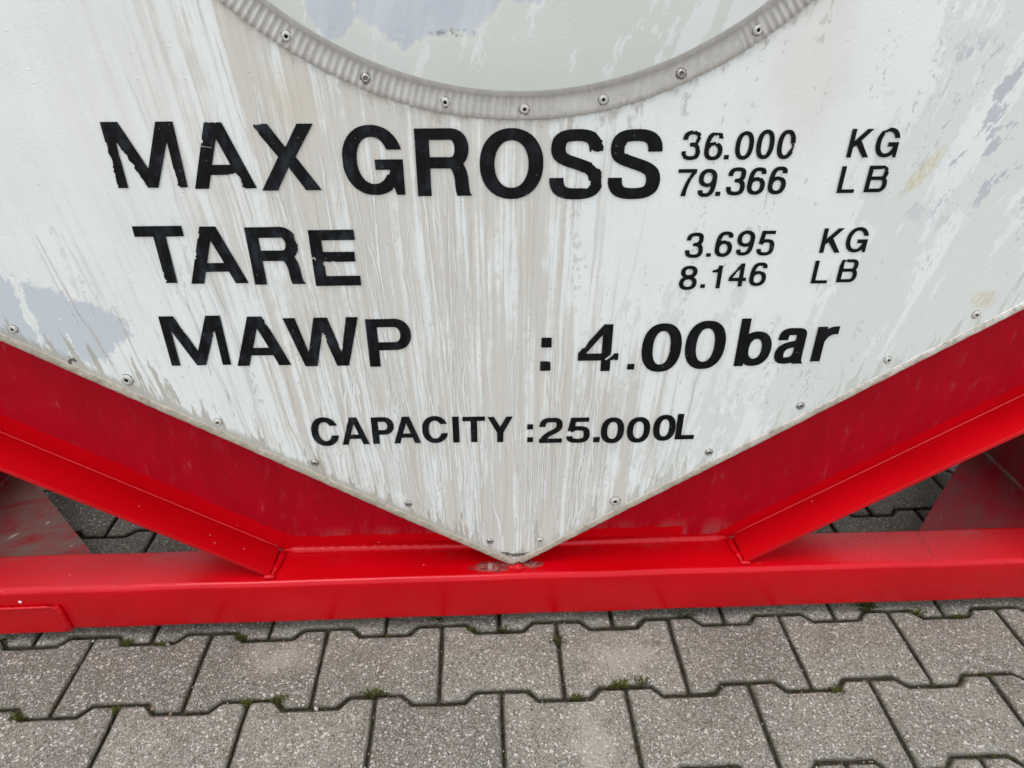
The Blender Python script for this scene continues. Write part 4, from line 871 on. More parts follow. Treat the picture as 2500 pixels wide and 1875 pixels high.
G|4446,6708 4433,6709 4417,6713 4399,6719 4389,6724 4366,6741 4354,6752 4340,6770 4326,6799 4319,6819 4315,6834 4313,6850 4313,6911 4319,6941 4329,6968 4335,6982 4346,6998 4366,7020 4389,7036 4399,7041 4417,7047 4433,7051 4447,7053 4469,7053 4495,7049 4513,7043 4530,7034 4542,7026 4553,7017 4568,7000 4580,6982 4591,6960 4598,6935 4596,6933 4538,6934 4526,6962 4516,6977 4502,6991 4484,7001 4468,7005 4447,7005 4433,7001 4423,6997 4410,6988 4402,6979 4393,6967 4383,6947 4376,6925 4372,6897 4372,6863 4376,6835 4383,6813 4390,6797 4402,6781 4411,6772 4423,6764 4433,6759 4447,6755 4468,6755 4484,6759 4496,6765 4507,6773 4519,6787 4533,6813 4539,6834 4537,6835 4467,6835 4467,6886 4602,6887 4603,6885 4603,6709 4603,6708 4601,6707 4568,6708 4567,6720 4566,6720 4565,6718 4564,6719 4556,6741 4555,6742 4551,6742 4546,6747 4545,6746 4545,6737 4543,6735 4530,6726 4513,6718 4496,6712 4484,6709 4468,6707
8|2264,6205 2249,6207 2229,6211 2213,6217 2201,6224 2188,6233 2180,6241 2172,6252 2164,6267 2159,6286 2158,6313 2160,6326 2165,6343 2170,6353 2178,6365 2190,6377 2209,6390 2194,6400 2184,6410 2177,6421 2173,6429 2167,6448 2167,6471 2170,6490 2177,6506 2186,6518 2193,6526 2206,6535 2221,6542 2245,6549 2266,6552 2301,6551 2323,6547 2337,6542 2350,6535 2363,6526 2370,6518 2380,6504 2384,6495 2388,6483 2389,6470 2389,6449 2384,6432 2379,6421 2371,6409 2362,6400 2347,6390 2367,6376 2378,6365 2386,6353 2392,6341 2396,6326 2398,6313 2398,6295 2395,6277 2388,6258 2376,6241 2368,6233 2355,6224 2335,6214 2312,6208 2291,6205|2266,6252 2288,6251 2298,6253 2310,6257 2319,6263 2326,6270 2333,6282 2337,6295 2337,6314 2334,6324 2328,6335 2321,6343 2315,6348 2302,6353 2291,6356 2276,6357 2265,6356 2251,6353 2241,6348 2234,6343 2228,6335 2222,6324 2219,6314 2219,6294 2225,6277 2230,6270 2240,6261 2250,6256|2275,6420 2289,6421 2308,6427 2314,6430 2321,6438 2327,6451 2328,6471 2324,6485 2320,6490 2311,6499 2302,6503 2293,6506 2268,6506 2254,6503 2245,6499 2236,6490 2232,6484 2229,6475 2228,6456 2230,6446 2235,6437 2242,6430 2251,6425 2262,6421
.|2455,6231 2455,6231 2455,6285 2518,6285 2518,6231
1|2668,6223 2666,6225 2666,6451 2664,6452 2592,6452 2591,6454 2591,6483 2592,6484 2619,6488 2633,6492 2646,6498 2662,6509 2666,6515 2667,6549 2722,6550 2723,6548 2723,6225 2721,6223
4|2967,6245 2966,6247 2965,6322 2830,6322 2829,6324 2829,6376 2871,6436 2874,6437 2879,6444 2889,6453 2893,6459 2897,6462 2905,6475 2905,6483 2913,6487 2919,6492 2924,6501 2922,6504 2922,6505 2970,6573 2973,6574 3020,6574 3021,6572 3022,6373 3023,6372 3065,6371 3065,6324 3063,6322 3022,6322 3021,6245|2875,6372 2965,6372 2965,6501 2963,6499 2948,6477 2944,6478 2940,6474 2938,6468 2935,6463 2918,6448 2918,6439 2914,6433 2915,6430 2877,6376
6|3210,6246 3198,6247 3183,6251 3168,6256 3157,6262 3146,6270 3138,6278 3126,6293 3118,6307 3112,6328 3109,6346 3110,6405 3112,6431 3116,6465 3122,6497 3132,6524 3144,6546 3152,6555 3160,6563 3172,6570 3181,6575 3190,6579 3206,6583 3220,6584 3245,6584 3264,6583 3283,6579 3290,6576 3301,6570 3314,6559 3319,6553 3325,6538 3329,6521 3329,6502 3271,6501 3270,6503 3269,6521 3267,6528 3264,6534 3248,6538 3221,6538 3215,6537 3204,6531 3193,6518 3183,6496 3177,6474 3175,6459 3177,6459 3198,6464 3211,6466 3242,6465 3249,6463 3250,6457 3251,6455 3277,6455 3298,6443 3315,6426 3324,6412 3328,6402 3333,6385 3336,6370 3335,6336 3332,6320 3324,6299 3310,6280 3295,6266 3276,6256 3256,6249 3234,6246|3213,6293 3232,6293 3246,6297 3254,6302 3260,6307 3269,6319 3274,6333 3276,6342 3277,6350 3276,6370 3274,6378 3269,6393 3260,6405 3254,6410 3246,6415 3232,6419 3215,6419 3209,6418 3202,6416 3190,6409 3183,6402 3177,6394 3171,6378 3169,6368 3170,6339 3174,6324 3178,6316 3183,6309 3194,6300 3203,6295
L|3968,6272 3967,6273 3967,6598 3969,6599 4023,6599 4024,6597 4024,6317 4186,6317 4187,6315 4187,6273 4185,6271
B|4314,6284 4313,6285 4313,6532 4314,6534 4317,6534 4318,6543 4321,6549 4318,6557 4322,6561 4326,6563 4330,6563 4331,6565 4328,6568 4324,6577 4323,6586 4330,6595 4335,6599 4342,6608 4351,6611 4363,6609 4365,6607 4367,6601 4378,6601 4389,6595 4393,6599 4399,6601 4398,6604 4391,6611 4393,6613 4491,6613 4502,6611 4516,6607 4534,6597 4546,6586 4556,6571 4562,6557 4566,6538 4566,6510 4563,6493 4555,6474 4547,6462 4559,6448 4567,6436 4575,6417 4579,6397 4579,6367 4577,6353 4571,6336 4563,6320 4549,6305 4538,6296 4525,6290 4503,6284 4495,6283|4372,6329 4492,6329 4501,6332 4509,6338 4516,6348 4519,6356 4521,6367 4522,6374 4521,6397 4517,6412 4513,6419 4504,6430 4500,6432 4491,6435 4372,6434|4372,6481 4486,6480 4493,6483 4499,6488 4504,6496 4507,6506 4509,6516 4508,6538 4505,6549 4502,6556 4495,6564 4487,6567 4406,6567 4405,6569 4406,6575 4406,6579 4403,6578 4396,6581 4391,6581 4382,6577 4375,6579 4373,6576 4375,6571 4374,6570 4367,6571 4364,6564 4366,6560 4371,6556 4371,6542 4370,6541 4367,6544 4367,6543 4366,6537 4367,6535 4370,6535 4371,6534
T|-4608,6413 -4610,6416 -4606,6420 -4601,6430 -4585,6441 -4601,6458 -4604,6474 -4610,6489 -4610,6514 -4601,6523 -4609,6541 -4600,6550 -4596,6559 -4599,6564 -4609,6562 -4610,6567 -4611,7035 -4615,7037 -4840,7038 -4840,7174 -4231,7174 -4231,7038 -4457,7036 -4458,6416 -4463,6413 -4560,6413 -4565,6414 -4559,6420 -4562,6420 -4579,6413
A|-4282,6397 -4283,6401 -4275,6424 -4168,6729 -4164,6733 -4149,6735 -4143,6743 -4143,6754 -4153,6769 -4140,6777 -4129,6800 -4128,6820 -4133,6827 -4071,7002 -4067,7008 -4048,7018 -4051,7033 -4041,7047 -4036,7064 -4044,7073 -4044,7078 -4015,7158 -4011,7161 -3816,7160 -3562,6444 -3547,6397 -3712,6397 -3768,6559 -4060,6560 -4063,6559 -4066,6554 -4119,6397|-4021,6679 -3810,6679 -3814,6696 -3914,6977 -3917,6976 -3922,6963
R|-3463,6373 -3466,6377 -3465,7144 -3024,7145 -2987,7140 -2955,7130 -2930,7117 -2905,7100 -2881,7076 -2857,7040 -2863,7014 -2862,6994 -2858,6981 -2860,6966 -2852,6955 -2845,6927 -2833,6914 -2834,6892 -2842,6879 -2837,6859 -2847,6826 -2867,6786 -2900,6745 -2876,6695 -2857,6629 -2850,6581 -2842,6471 -2829,6408 -2825,6401 -2815,6397 -2804,6373 -2978,6374 -2986,6401 -2995,6449 -3000,6502 -3003,6556 -3010,6607 -3025,6657 -3036,6679 -3051,6695 -3307,6696 -3310,6695 -3312,6692 -3312,6375 -3316,6372|-3310,6837 -3038,6836 -3027,6839 -3016,6844 -3004,6856 -2990,6885 -2986,6907 -2986,6935 -2992,6964 -3008,6992 -3018,6999 -3033,7005 -3309,7005 -3312,7001
E|-2677,6341 -2680,6345 -2680,6701 -2672,6718 -2654,6720 -2650,6716 -2647,6703 -2641,6697 -2638,6697 -2630,6705 -2628,6723 -2629,6727 -2645,6736 -2654,6744 -2669,6739 -2677,6723 -2680,6725 -2679,7099 -2105,7099 -2103,6967 -2106,6963 -2524,6963 -2527,6962 -2528,6958 -2527,6808 -2130,6807 -2127,6803 -2128,6673 -2386,6672 -2403,6680 -2424,6682 -2448,6672 -2471,6672 -2491,6679 -2500,6677 -2527,6679 -2535,6676 -2544,6665 -2548,6647 -2540,6625 -2528,6620 -2527,6479 -2090,6478 -2087,6474 -2088,6342
M|-4827,5184 -4830,5188 -4829,5939 -4635,5939 -4588,5824 -4588,5820 -4594,5816 -4579,5795 -4567,5752 -4557,5748 -4553,5739 -4552,5705 -4549,5699 -4543,5697 -4541,5690 -4530,5678 -4527,5660 -4521,5657 -4517,5649 -4422,5414 -4418,5419 -4210,5939 -4015,5938 -4016,5185 -4127,5184 -4131,5186 -4132,5715 -4137,5710 -4152,5675 -4163,5684 -4169,5678 -4171,5665 -4164,5651 -4164,5644 -4171,5629 -4192,5602 -4190,5586 -4197,5568 -4357,5192 -4361,5185 -4365,5184 -4483,5185 -4706,5708 -4710,5713 -4711,5186 -4716,5184
A|-3930,5161 -3931,5165 -3927,5178 -3662,5914 -3657,5916 -3467,5915 -3475,5911 -3476,5908 -3465,5905 -3462,5899 -3461,5887 -3440,5860 -3442,5813 -3439,5804 -3430,5790 -3417,5781 -3407,5749 -3388,5719 -3194,5180 -3190,5162 -3355,5162 -3412,5322 -3705,5323 -3711,5318 -3766,5162|-3667,5441 -3457,5440 -3453,5442 -3560,5734 -3564,5730
W|-2992,5135 -3003,5168 -3195,5883 -3039,5884 -3034,5882 -2923,5375 -2920,5359 -2917,5358 -2784,5876 -2780,5883 -2600,5883 -2490,5462 -2495,5452 -2486,5407 -2480,5387 -2469,5378 -2462,5358 -2454,5391 -2437,5441 -2441,5448 -2440,5457 -2346,5882 -2341,5884 -2186,5883 -2196,5839 -2387,5136 -2553,5136 -2655,5525 -2655,5528 -2644,5535 -2647,5548 -2646,5566 -2657,5580 -2659,5594 -2649,5607 -2651,5618 -2657,5624 -2671,5621 -2679,5650 -2691,5655 -2701,5650 -2703,5646 -2699,5632 -2699,5625 -2711,5596 -2714,5580 -2723,5566 -2723,5562 -2718,5557 -2719,5550 -2827,5138 -2832,5135
P|-2091,5109 -2094,5114 -2093,5847 -1693,5848 -1665,5845 -1630,5836 -1598,5822 -1573,5805 -1543,5777 -1520,5745 -1499,5698 -1488,5643 -1488,5573 -1495,5533 -1506,5499 -1530,5456 -1563,5419 -1589,5400 -1630,5381 -1665,5372 -1695,5368 -1945,5367 -1947,5110|-1945,5494 -1714,5493 -1699,5495 -1677,5504 -1664,5515 -1651,5534 -1642,5555 -1636,5582 -1634,5608 -1638,5645 -1644,5666 -1656,5691 -1666,5703 -1677,5712 -1699,5721 -1713,5723 -1945,5723
:|320,5365 320,5366 320,5519 465,5519 465,5365
:|312,4989 311,4990 312,5144 419,5144 419,5144 419,5142 419,5140 422,5138 423,5136 425,5133 428,5135 431,5138 437,5137 441,5138 443,5138 449,5135 449,5135 447,5131 448,5128 447,5127 446,5127 446,5128 446,5131 445,5132 444,5132 441,5131 442,5129 443,5126 443,5125 442,5123 441,5122 442,5120 444,5119 445,5119 448,5120 449,5121 448,5124 448,5126 451,5127 453,5130 455,5129 456,5127 458,5126 458,5121 458,5119 458,5118 457,5118 457,5118 457,5114 458,5113 456,5112 453,5111 451,5107 451,5107 453,5107 458,5109 458,5109 458,4989
4|1183,4965 1180,4970 1179,5140 847,5141 845,5145 845,5263 908,5345 917,5339 920,5346 929,5347 942,5356 946,5367 954,5376 957,5394 968,5406 976,5424 976,5433 1192,5710 1315,5711 1317,5707 1317,5268 1315,5264 1302,5263 1300,5261 1306,5255 1320,5253 1322,5250 1285,5208 1238,5169 1234,5158 1237,5149 1245,5143 1252,5143 1262,5147 1311,5187 1355,5237 1361,5252 1419,5253 1423,5252 1424,5248 1424,5144 1419,5141 1364,5142 1372,5158 1371,5162 1364,5159 1348,5141 1320,5141 1316,5138 1314,5122 1317,5110 1316,4966|958,5254 1180,5254 1180,5546 1167,5533 963,5263
.|1566,4982 1566,4982 1566,5074 1669,5074 1669,4982
0|2005,4936 1950,4945 1923,4955 1884,4976 1867,4989 1835,5021 1800,5073 1782,5113 1771,5147 1755,5219 1750,5281 1752,5394 1763,5468 1782,5532 1808,5586 1836,5626 1867,5657 1883,5669 1933,5695 1989,5709 2059,5710 2114,5701 2149,5688 2170,5677 2205,5651 2223,5633 2259,5584 2283,5534 2296,5495 2307,5444 2315,5377 2315,5267 2309,5213 2302,5174 2283,5112 2259,5062 2224,5014 2186,4980 2161,4963 2137,4952 2077,4937|2019,5056 2044,5055 2077,5067 2096,5081 2117,5110 2133,5147 2144,5185 2152,5230 2156,5272 2154,5399 2145,5459 2133,5499 2117,5536 2096,5564 2070,5583 2042,5591 2011,5589 1991,5581 1965,5559 1950,5538 1931,5497 1920,5455 1912,5409 1909,5359 1909,5287 1912,5237 1920,5191 1931,5148 1950,5108 1965,5087 1991,5065
0|2626,4969 2598,4972 2565,4980 2544,4988 2506,5008 2482,5026 2454,5054 2425,5094 2400,5148 2385,5194 2377,5228 2368,5315 2370,5425 2379,5489 2400,5561 2425,5614 2456,5656 2482,5683 2501,5697 2554,5724 2609,5738 2681,5739 2738,5730 2769,5719 2800,5702 2831,5679 2851,5659 2883,5616 2910,5559 2921,5526 2933,5476 2940,5416 2942,5373 2940,5293 2929,5214 2910,5149 2883,5093 2851,5049 2811,5013 2791,5000 2760,4986 2723,4975 2699,4971|2641,5089 2666,5088 2690,5094 2714,5108 2736,5133 2753,5162 2765,5197 2775,5238 2783,5298 2784,5359 2781,5432 2773,5480 2760,5528 2740,5570 2715,5599 2690,5614 2664,5620 2633,5618 2611,5610 2588,5594 2568,5568 2550,5529 2539,5493 2531,5452 2526,5390 2526,5318 2529,5271 2539,5217 2550,5179 2568,5140 2588,5115 2613,5097
b|3119,5004 3116,5008 3116,5761 3121,5764 3248,5764 3250,5759 3251,5520 3286,5539 3314,5550 3353,5558 3391,5559 3429,5556 3470,5544 3494,5534 3530,5509 3560,5477 3581,5444 3597,5408 3606,5379 3614,5340 3618,5294 3618,5265 3612,5211 3604,5177 3592,5140 3577,5112 3562,5089 3543,5065 3525,5050 3492,5028 3472,5019 3421,5006 3363,5004 3327,5009 3296,5019 3253,5043 3250,5041 3250,5008 3248,5004|3373,5122 3392,5122 3409,5126 3423,5133 3440,5148 3452,5166 3463,5189 3471,5216 3476,5253 3475,5327 3469,5356 3458,5387 3445,5409 3427,5427 3413,5435 3400,5440 3369,5440 3356,5436 3342,5427 3325,5410 3310,5387 3300,5356 3292,5309 3294,5236 3301,5200 3309,5180 3321,5157 3336,5140 3360,5126
a|3967,5026 3957,5045 3909,5034 3865,5030 3817,5031 3798,5034 3770,5041 3741,5055 3717,5074 3700,5099 3689,5128 3683,5162 3683,5209 3687,5234 3693,5254 3704,5279 3713,5293 3730,5315 3755,5337 3778,5352 3803,5364 3854,5382 3939,5401 3945,5402 3948,5405 3948,5468 3947,5489 3943,5491 3875,5491 3850,5490 3846,5488 3838,5459 3836,5419 3833,5412 3692,5412 3693,5449 3698,5490 3707,5519 3716,5538 3729,5556 3751,5574 3774,5587 3789,5592 3822,5600 3855,5602 3972,5602 4004,5598 4031,5590 4056,5575 4069,5562 4075,5552 4085,5530 4091,5499 4092,5471 4092,5102 4095,5082 4100,5067 4105,5056 4126,5026|3835,5133 3866,5133 3894,5137 3914,5147 3927,5159 3938,5179 3948,5212 3947,5295 3901,5286 3869,5275 3847,5262 3832,5247 3824,5234 3818,5216 3815,5196 3815,5176 3818,5154 3822,5140 3827,5134
r|4232,5058 4230,5061 4230,5614 4369,5614 4371,5611 4371,5582 4373,5579 4410,5599 4455,5613 4492,5618 4542,5618 4542,5493 4507,5494 4483,5491 4461,5485 4434,5472 4415,5455 4395,5428 4384,5408 4371,5373 4370,5059
C|-2891,3760 -2909,3762 -2935,3768 -2956,3777 -2976,3788 -2998,3805 -3013,3820 -3037,3853 -3057,3894 -3066,3921 -3073,3957 -3073,4078 -3063,4122 -3048,4160 -3027,4196 -3013,4215 -2998,4230 -2980,4244 -2963,4254 -2935,4266 -2902,4274 -2859,4275 -2833,4272 -2804,4263 -2773,4247 -2751,4230 -2729,4207 -2711,4181 -2694,4147 -2686,4122 -2688,4121 -2793,4121 -2811,4152 -2828,4170 -2845,4182 -2861,4187 -2876,4188 -2893,4185 -2910,4178 -2920,4171 -2933,4158 -2940,4148 -2956,4116 -2965,4086 -2971,4041 -2971,3995 -2968,3961 -2956,3918 -2944,3893 -2933,3877 -2920,3864 -2910,3857 -2887,3848 -2876,3847 -2861,3848 -2838,3857 -2828,3864 -2815,3877 -2805,3893 -2795,3912 -2784,3947 -2681,3947 -2678,3946 -2678,3943 -2692,3894 -2706,3862 -2729,3828 -2751,3805 -2769,3791 -2785,3781 -2813,3768 -2847,3761
A|-2641,3774 -2642,3776 -2639,3787 -2495,4259 -2492,4261 -2386,4261 -2244,3795 -2238,3775 -2328,3775 -2357,3874 -2360,3878 -2518,3878 -2521,3877 -2524,3870 -2552,3775|-2498,3954 -2384,3954 -2382,3956 -2436,4135 -2440,4144 -2484,4002
P|-2179,3776 -2180,3779 -2180,4253 -1985,4254 -1954,4249 -1925,4238 -1898,4219 -1879,4198 -1865,4174 -1855,4142 -1851,4117 -1853,4069 -1859,4042 -1871,4012 -1889,3987 -1905,3972 -1926,3959 -1954,3948 -1986,3943 -2082,3943 -2083,3777|-2082,4025 -1997,4024 -1984,4027 -1977,4030 -1965,4041 -1958,4053 -1952,4071 -1949,4085 -1949,4112 -1953,4132 -1958,4144 -1965,4156 -1973,4165 -1984,4170 -1997,4173 -2082,4172
A|-1865,3776 -1867,3778 -1862,3792 -1721,4252 -1717,4254 -1613,4254 -1473,3803 -1466,3776 -1555,3776 -1584,3872 -1587,3878 -1743,3878 -1747,3877 -1748,3873 -1777,3776|-1723,3953 -1611,3952 -1609,3954 -1666,4139 -1723,3958
C|-1258,3768 -1275,3770 -1296,3775 -1313,3781 -1337,3793 -1360,3811 -1377,3827 -1393,3848 -1403,3863 -1420,3902 -1429,3934 -1433,3954 -1433,4069 -1423,4111 -1413,4139 -1404,4158 -1383,4189 -1360,4213 -1331,4234 -1313,4243 -1296,4249 -1275,4254 -1257,4256 -1227,4256 -1202,4253 -1171,4243 -1146,4230 -1123,4213 -1106,4196 -1088,4172 -1070,4139 -1060,4111 -1062,4110 -1163,4110 -1180,4140 -1195,4156 -1214,4168 -1229,4172 -1244,4174 -1260,4171 -1279,4163 -1288,4156 -1299,4145 -1311,4129 -1322,4104 -1332,4071 -1336,4035 -1336,3989 -1332,3953 -1322,3919 -1311,3895 -1299,3879 -1288,3868 -1279,3861 -1267,3855 -1254,3851 -1244,3850 -1229,3851 -1216,3855 -1204,3861 -1195,3868 -1184,3879 -1173,3895 -1164,3913 -1153,3945 -1055,3946 -1053,3945 -1053,3941 -1063,3902 -1081,3863 -1100,3834 -1123,3811 -1152,3790 -1171,3781 -1187,3775 -1208,3770 -1227,3768
I|-978,3769 -980,3772 -980,4234 -977,4236 -885,4236 -883,4233 -883,3771 -886,3769
T|-706,3769 -708,3771 -708,4149 -710,4151 -827,4152 -828,4227 -825,4229 -494,4229 -493,4226 -493,4152 -610,4151 -613,4149 -613,3770 -616,3768
Y|-313,3757 -315,3760 -315,3933 -456,4218 -360,4218 -267,4035 -174,4218 -78,4218 -78,4216 -220,3932 -221,3758
:|139,3977 139,3977 139,4070 228,4071 228,3977
:|142,3744 141,3745 142,3834 232,3834 232,3744
2|324,3722 322,3724 323,3798 342,3799 353,3821 373,3852 401,3881 424,3902 461,3929 526,3965 554,3985 564,3995 572,4006 577,4020 580,4033 580,4056 578,4076 574,4086 570,4092 557,4096 542,4098 487,4099 463,4097 448,4093 440,4090 432,4083 425,4070 421,4060 418,4044 415,4017 324,4016 322,4019 323,4040 328,4069 338,4101 350,4123 369,4145 393,4161 422,4171 456,4178 556,4178 566,4177 580,4175 606,4167 618,4162 631,4154 648,4137 657,4126 666,4103 671,4082 673,4060 672,4019 667,3998 658,3973 638,3945 615,3923 586,3902 508,3858 476,3833 457,3814 447,3800 450,3799 672,3799 673,3796 673,3722
5|887,3710 851,3713 822,3719 791,3731 769,3746 757,3759 745,3781 737,3811 736,3837 829,3837 830,3836 832,3816 837,3801 847,3795 862,3791 879,3789 923,3788 954,3790 970,3794 978,3797 986,3803 990,3811 995,3827 998,3857 997,3891 995,3905 990,3920 986,3927 974,3934 955,3937 892,3940 873,3938 862,3935 840,3912 833,3909 808,3909 807,3927 805,3928 754,3929 793,4170 796,4171 1069,4171 1071,4169 1071,4096 1069,4093 876,4093 873,4092 864,4020 865,4017 909,4018 951,4016 974,4014 1002,4008 1024,4001 1038,3993 1051,3985 1065,3970 1079,3947 1088,3918 1093,3876 1093,3854 1091,3827 1087,3808 1082,3791 1068,3765 1059,3753 1047,3743 1035,3734 1015,3724 985,3715 937,3710
.|1152,3712 1152,3713 1152,3809 1252,3809 1252,3712
0|1420,3689 1386,3694 1367,3701 1348,3711 1330,3724 1314,3740 1294,3768 1280,3798 1270,3831 1265,3854 1260,3900 1262,3968 1267,4007 1280,4051 1294,4082 1316,4111 1330,4125 1341,4134 1353,4141 1372,4150 1395,4157 1409,4160 1453,4161 1488,4155 1507,4148 1527,4138 1546,4124 1559,4111 1581,4079 1591,4059 1600,4034 1609,3994 1614,3945 1613,3884 1606,3837 1593,3796 1577,3764 1557,3737 1546,3725 1530,3713 1502,3699 1479,3692 1465,3689|1433,3769 1449,3769 1466,3775 1479,3786 1493,3804 1502,3823 1509,3845 1515,3877 1517,3908 1517,3941 1515,3972 1509,4005 1500,4032 1486,4056 1474,4069 1461,4076 1439,4081 1420,4078 1406,4073 1394,4063 1382,4048 1371,4024 1363,3996 1357,3945 1357,3904 1359,3876 1363,3853 1373,3819 1382,3801 1396,3784 1413,3773
0|1817,3688 1799,3690 1779,3694 1759,3702 1747,3709 1731,3720 1714,3736 1703,3749 1690,3769 1676,3800 1669,3821 1662,3852 1658,3898 1659,3964 1666,4009 1676,4045 1690,4076 1703,4096 1715,4110 1731,4125 1747,4136 1772,4148 1807,4156 1851,4157 1870,4155 1890,4150 1922,4136 1939,4124 1954,4110 1975,4082 1987,4059 1994,4042 2006,3998 2011,3945 2010,3882 2003,3836 1994,3803 1987,3786 1975,3763 1953,3734 1939,3721 1922,3709 1893,3696 1862,3689|1830,3767 1837,3767 1852,3769 1865,3775 1881,3789 1892,3804 1900,3821 1907,3843 1913,3875 1915,3905 1915,3941 1910,3986 1905,4010 1897,4031 1885,4051 1872,4065 1856,4074 1836,4078 1816,4075 1801,4069 1787,4056 1780,4046 1771,4029 1763,4007 1757,3979 1754,3943 1754,3902 1756,3874 1763,3838 1771,3816 1782,3795 1796,3780 1813,3771
0|2212,3711 2190,3714 2169,3720 2150,3729 2136,3738 2121,3751 2111,3762 2089,3794 2080,3813 2072,3836 2063,3877 2058,3923 2060,3993 2066,4039 2080,4084 2097,4117 2120,4146 2131,4156 2150,4169 2179,4181 2213,4187 2245,4187 2269,4184 2292,4177 2319,4162 2330,4153 2346,4138 2368,4105 2378,4083 2386,4061 2394,4025 2398,4000 2400,3961 2399,3911 2394,3872 2389,3850 2382,3823 2368,3793 2346,3760 2330,3745 2319,3736 2292,3721 2275,3715 2255,3712|2224,3792 2232,3791 2245,3794 2259,3801 2275,3817 2284,3835 2293,3861 2299,3892 2302,3948 2299,4006 2293,4037 2285,4061 2275,4080 2260,4096 2249,4103 2230,4107 2217,4105 2201,4098 2190,4089 2179,4073 2171,4056 2163,4028 2158,4000 2156,3971 2156,3927 2158,3897 2163,3870 2171,3842 2182,3819 2195,3804 2210,3795
L|2411,3730 2409,3732 2409,4196 2412,4198 2503,4198 2505,4195 2505,3810 2508,3809 2703,3809 2704,3806 2704,3731 2702,3730"""
for row in LETTERS.split("\n"):
    ch, *loops = row.split("|")
    loops = [[tuple(int(v) * 1e-4 for v in p.split(",")) for p in l.split()] for l in loops]
    bm = flat_shape(loops, YP - 0.0014, None)
    part("letter" if ch.isalpha() else "digit" if ch.isdigit() else "full_stop" if ch == "." else "colon_dot", bm, M['letter'], plate)

# ------------------------------------------------------------------ moss and grit in the joints
def joint_points(rng, n):
    """random points along the paver joints that are in view"""
    out = []
    while len(out) < n:
        r = rng.randrange(-2, 4); c = rng.randrange(-7, 7)
        x0 = X0 + (c + (0.5 if r % 2 else 0.0)) * PX; y0 = r * PY
        if rng.random() < 0.35:
            p = (x0, y0 + rng.uniform(-PW / 2, PW / 2))
        else:                                   # along the stepped bed joint below row r
            t = rng.uniform(-0.1, 0.1); a = abs(t)
            lo, hi = -PW / 2, -(PY - PW / 2)
            k = min(1.0, max(0.0, (a - 0.0425) / 0.0175))
            p = (x0 + t, y0 + lo + (hi - lo) * k)
        out.append(p)
    return out
rng = random.Random(21)
def tuft(bm, x, y, n, spread, hgt, mi):
    for _ in range(n):
        a = rng.uniform(0, 6.283); d = spread * rng.random() ** 0.7
        bx, by = x + d * math.cos(a) * 1.5, y + d * math.sin(a) * 0.7
        l = hgt * rng.uniform(.5, 1.1); w = rng.uniform(.0005, .0010); b = rng.uniform(0, 6.283)
        tx, ty = bx + l * .8 * math.cos(b), by + l * .8 * math.sin(b)
        z0 = -0.006
        px, py = -math.sin(b) * w, math.cos(b) * w
        m_ = (bx * .45 + tx * .55, by * .45 + ty * .55, z0 + l * .8)
        v = [bm.verts.new(q) for q in ((bx - px, by - py, z0), (bx + px, by + py, z0), (m_[0] + px, m_[1] + py, m_[2]), (m_[0] - px, m_[1] - py, m_[2]), (tx, ty, z0 + l))]
        f = bm.faces.new(v[:4]); f.material_index = mi
        f = bm.faces.new((v[3], v[2], v[4])); f.material_index = mi
bm = bmesh.new()
for x, y in joint_points(rng, 2600):
    tuft(bm, x, y, rng.randrange(2, 6), 0.005, 0.0045, 0 if rng.random() < .35 else 1)
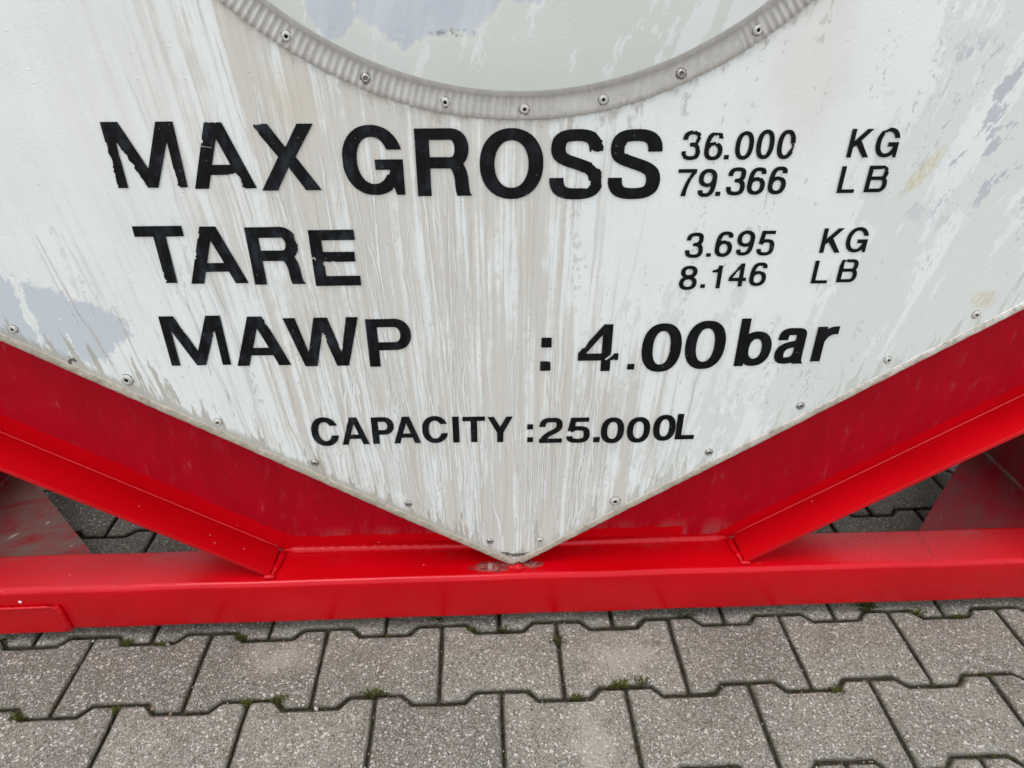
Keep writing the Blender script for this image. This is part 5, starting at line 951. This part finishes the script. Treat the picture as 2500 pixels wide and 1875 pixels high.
TUFTS = [(-0.782, -0.0746, 1.3), (-0.6353, -0.0702, 1.2), (-0.6701, 0.0587, 1.3), (-0.6068, 0.0553, 1.0), (-0.4777, 0.0637, 1.2), (-0.3842, -0.0614, 1.4), (-0.4343, -0.0651, 1.0), (-0.2405, -0.0542, 1.4), (-0.2244, -0.0534, 1.0), (-0.14, 0.0889, 1.4), (0.0666, 0.0338, 1.4), (0.0853, -0.0748, 1.0), (0.1646, -0.0529, 1.5), (0.1986, -0.0498, 1.4), (0.1508, -0.0554, 1.0), (0.6311, 0.0854, 2.0), (0.6403, 0.0889, 1.6), (0.7206, 0.0686, 1.4), (0.5075, -0.0789, 1.3), (0.7894, 0.0575, 1.0), (0.3147, 0.0824, 1.2), (-0.8786, 0.0766, 1.2), (-0.0815, 0.0632, 1.2), (0.2929, 0.0842, 1.5), (-0.0242, 0.0627, 1.0)]
for x, y, s in TUFTS:
    tuft(bm, x, y, int(46 * s), 0.0065 * s, 0.0075 + 0.002 * s, 0)
    tuft(bm, x, y, int(30 * s), 0.009 * s, 0.006, 1)
moss = obj("joint_moss", bm, [M['moss'], M['dry']])
tag(moss, "small green and brown moss tufts growing in the paver joints", "moss", "stuff")
bm = bmesh.new()
def pebble(x, y, z, r, mi):
    g = bmesh.ops.create_icosphere(bm, subdivisions=1, radius=r, matrix=Matrix.Translation((x, y, z + r * .4)) @ Matrix.Rotation(rng.uniform(0, 6), 4, 'Z') @ Matrix.Diagonal((rng.uniform(.8, 1.4), rng.uniform(.7, 1.0), rng.uniform(.5, .8), 1)))
    for v in g['verts']:
        v.co += Vector((rng.uniform(-1, 1), rng.uniform(-1, 1), rng.uniform(-1, 1))) * r * .12
        for f in v.link_faces: f.material_index = mi
for x, y in joint_points(rng, 520):
    pebble(x, y, -0.0065, rng.uniform(.0006, .0017), 0 if rng.random() < .6 else 1)
for _ in range(140):
    pebble(rng.uniform(-1.1, 1.1), rng.uniform(-.25, .5), 0.0, rng.uniform(.0005, .0013), 0 if rng.random() < .7 else 1)
for x, y, r, k in [(-0.6001, 0.0559, 0.0035, 0), (-0.7322, 0.068, 0.0025, 0), (-0.3221, -0.0775, 0.0045, 0), (-0.5778, -0.067, 0.004, 1), (-0.5465, -0.0767, 0.0035, 1), (-0.0916, -0.0981, 0.003, 1), (-0.1022, -0.1025, 0.002, 1), (0.5589, -0.063, 0.002, 1), (0.0274, -0.0004, 0.0025, 0), (-0.3541, 0.0425, 0.004, 0), (-0.4105, -0.0661, 0.003, 1), (-0.5636, -0.0662, 0.003, 0)]:
    pebble(x, y, -0.003, r, k)
grit = obj("grit", bm, [M['stone'], M['stone2']])
tag(grit, "scattered sand grains and tiny pebbles lying on and between the pavers", "grit", "stuff")
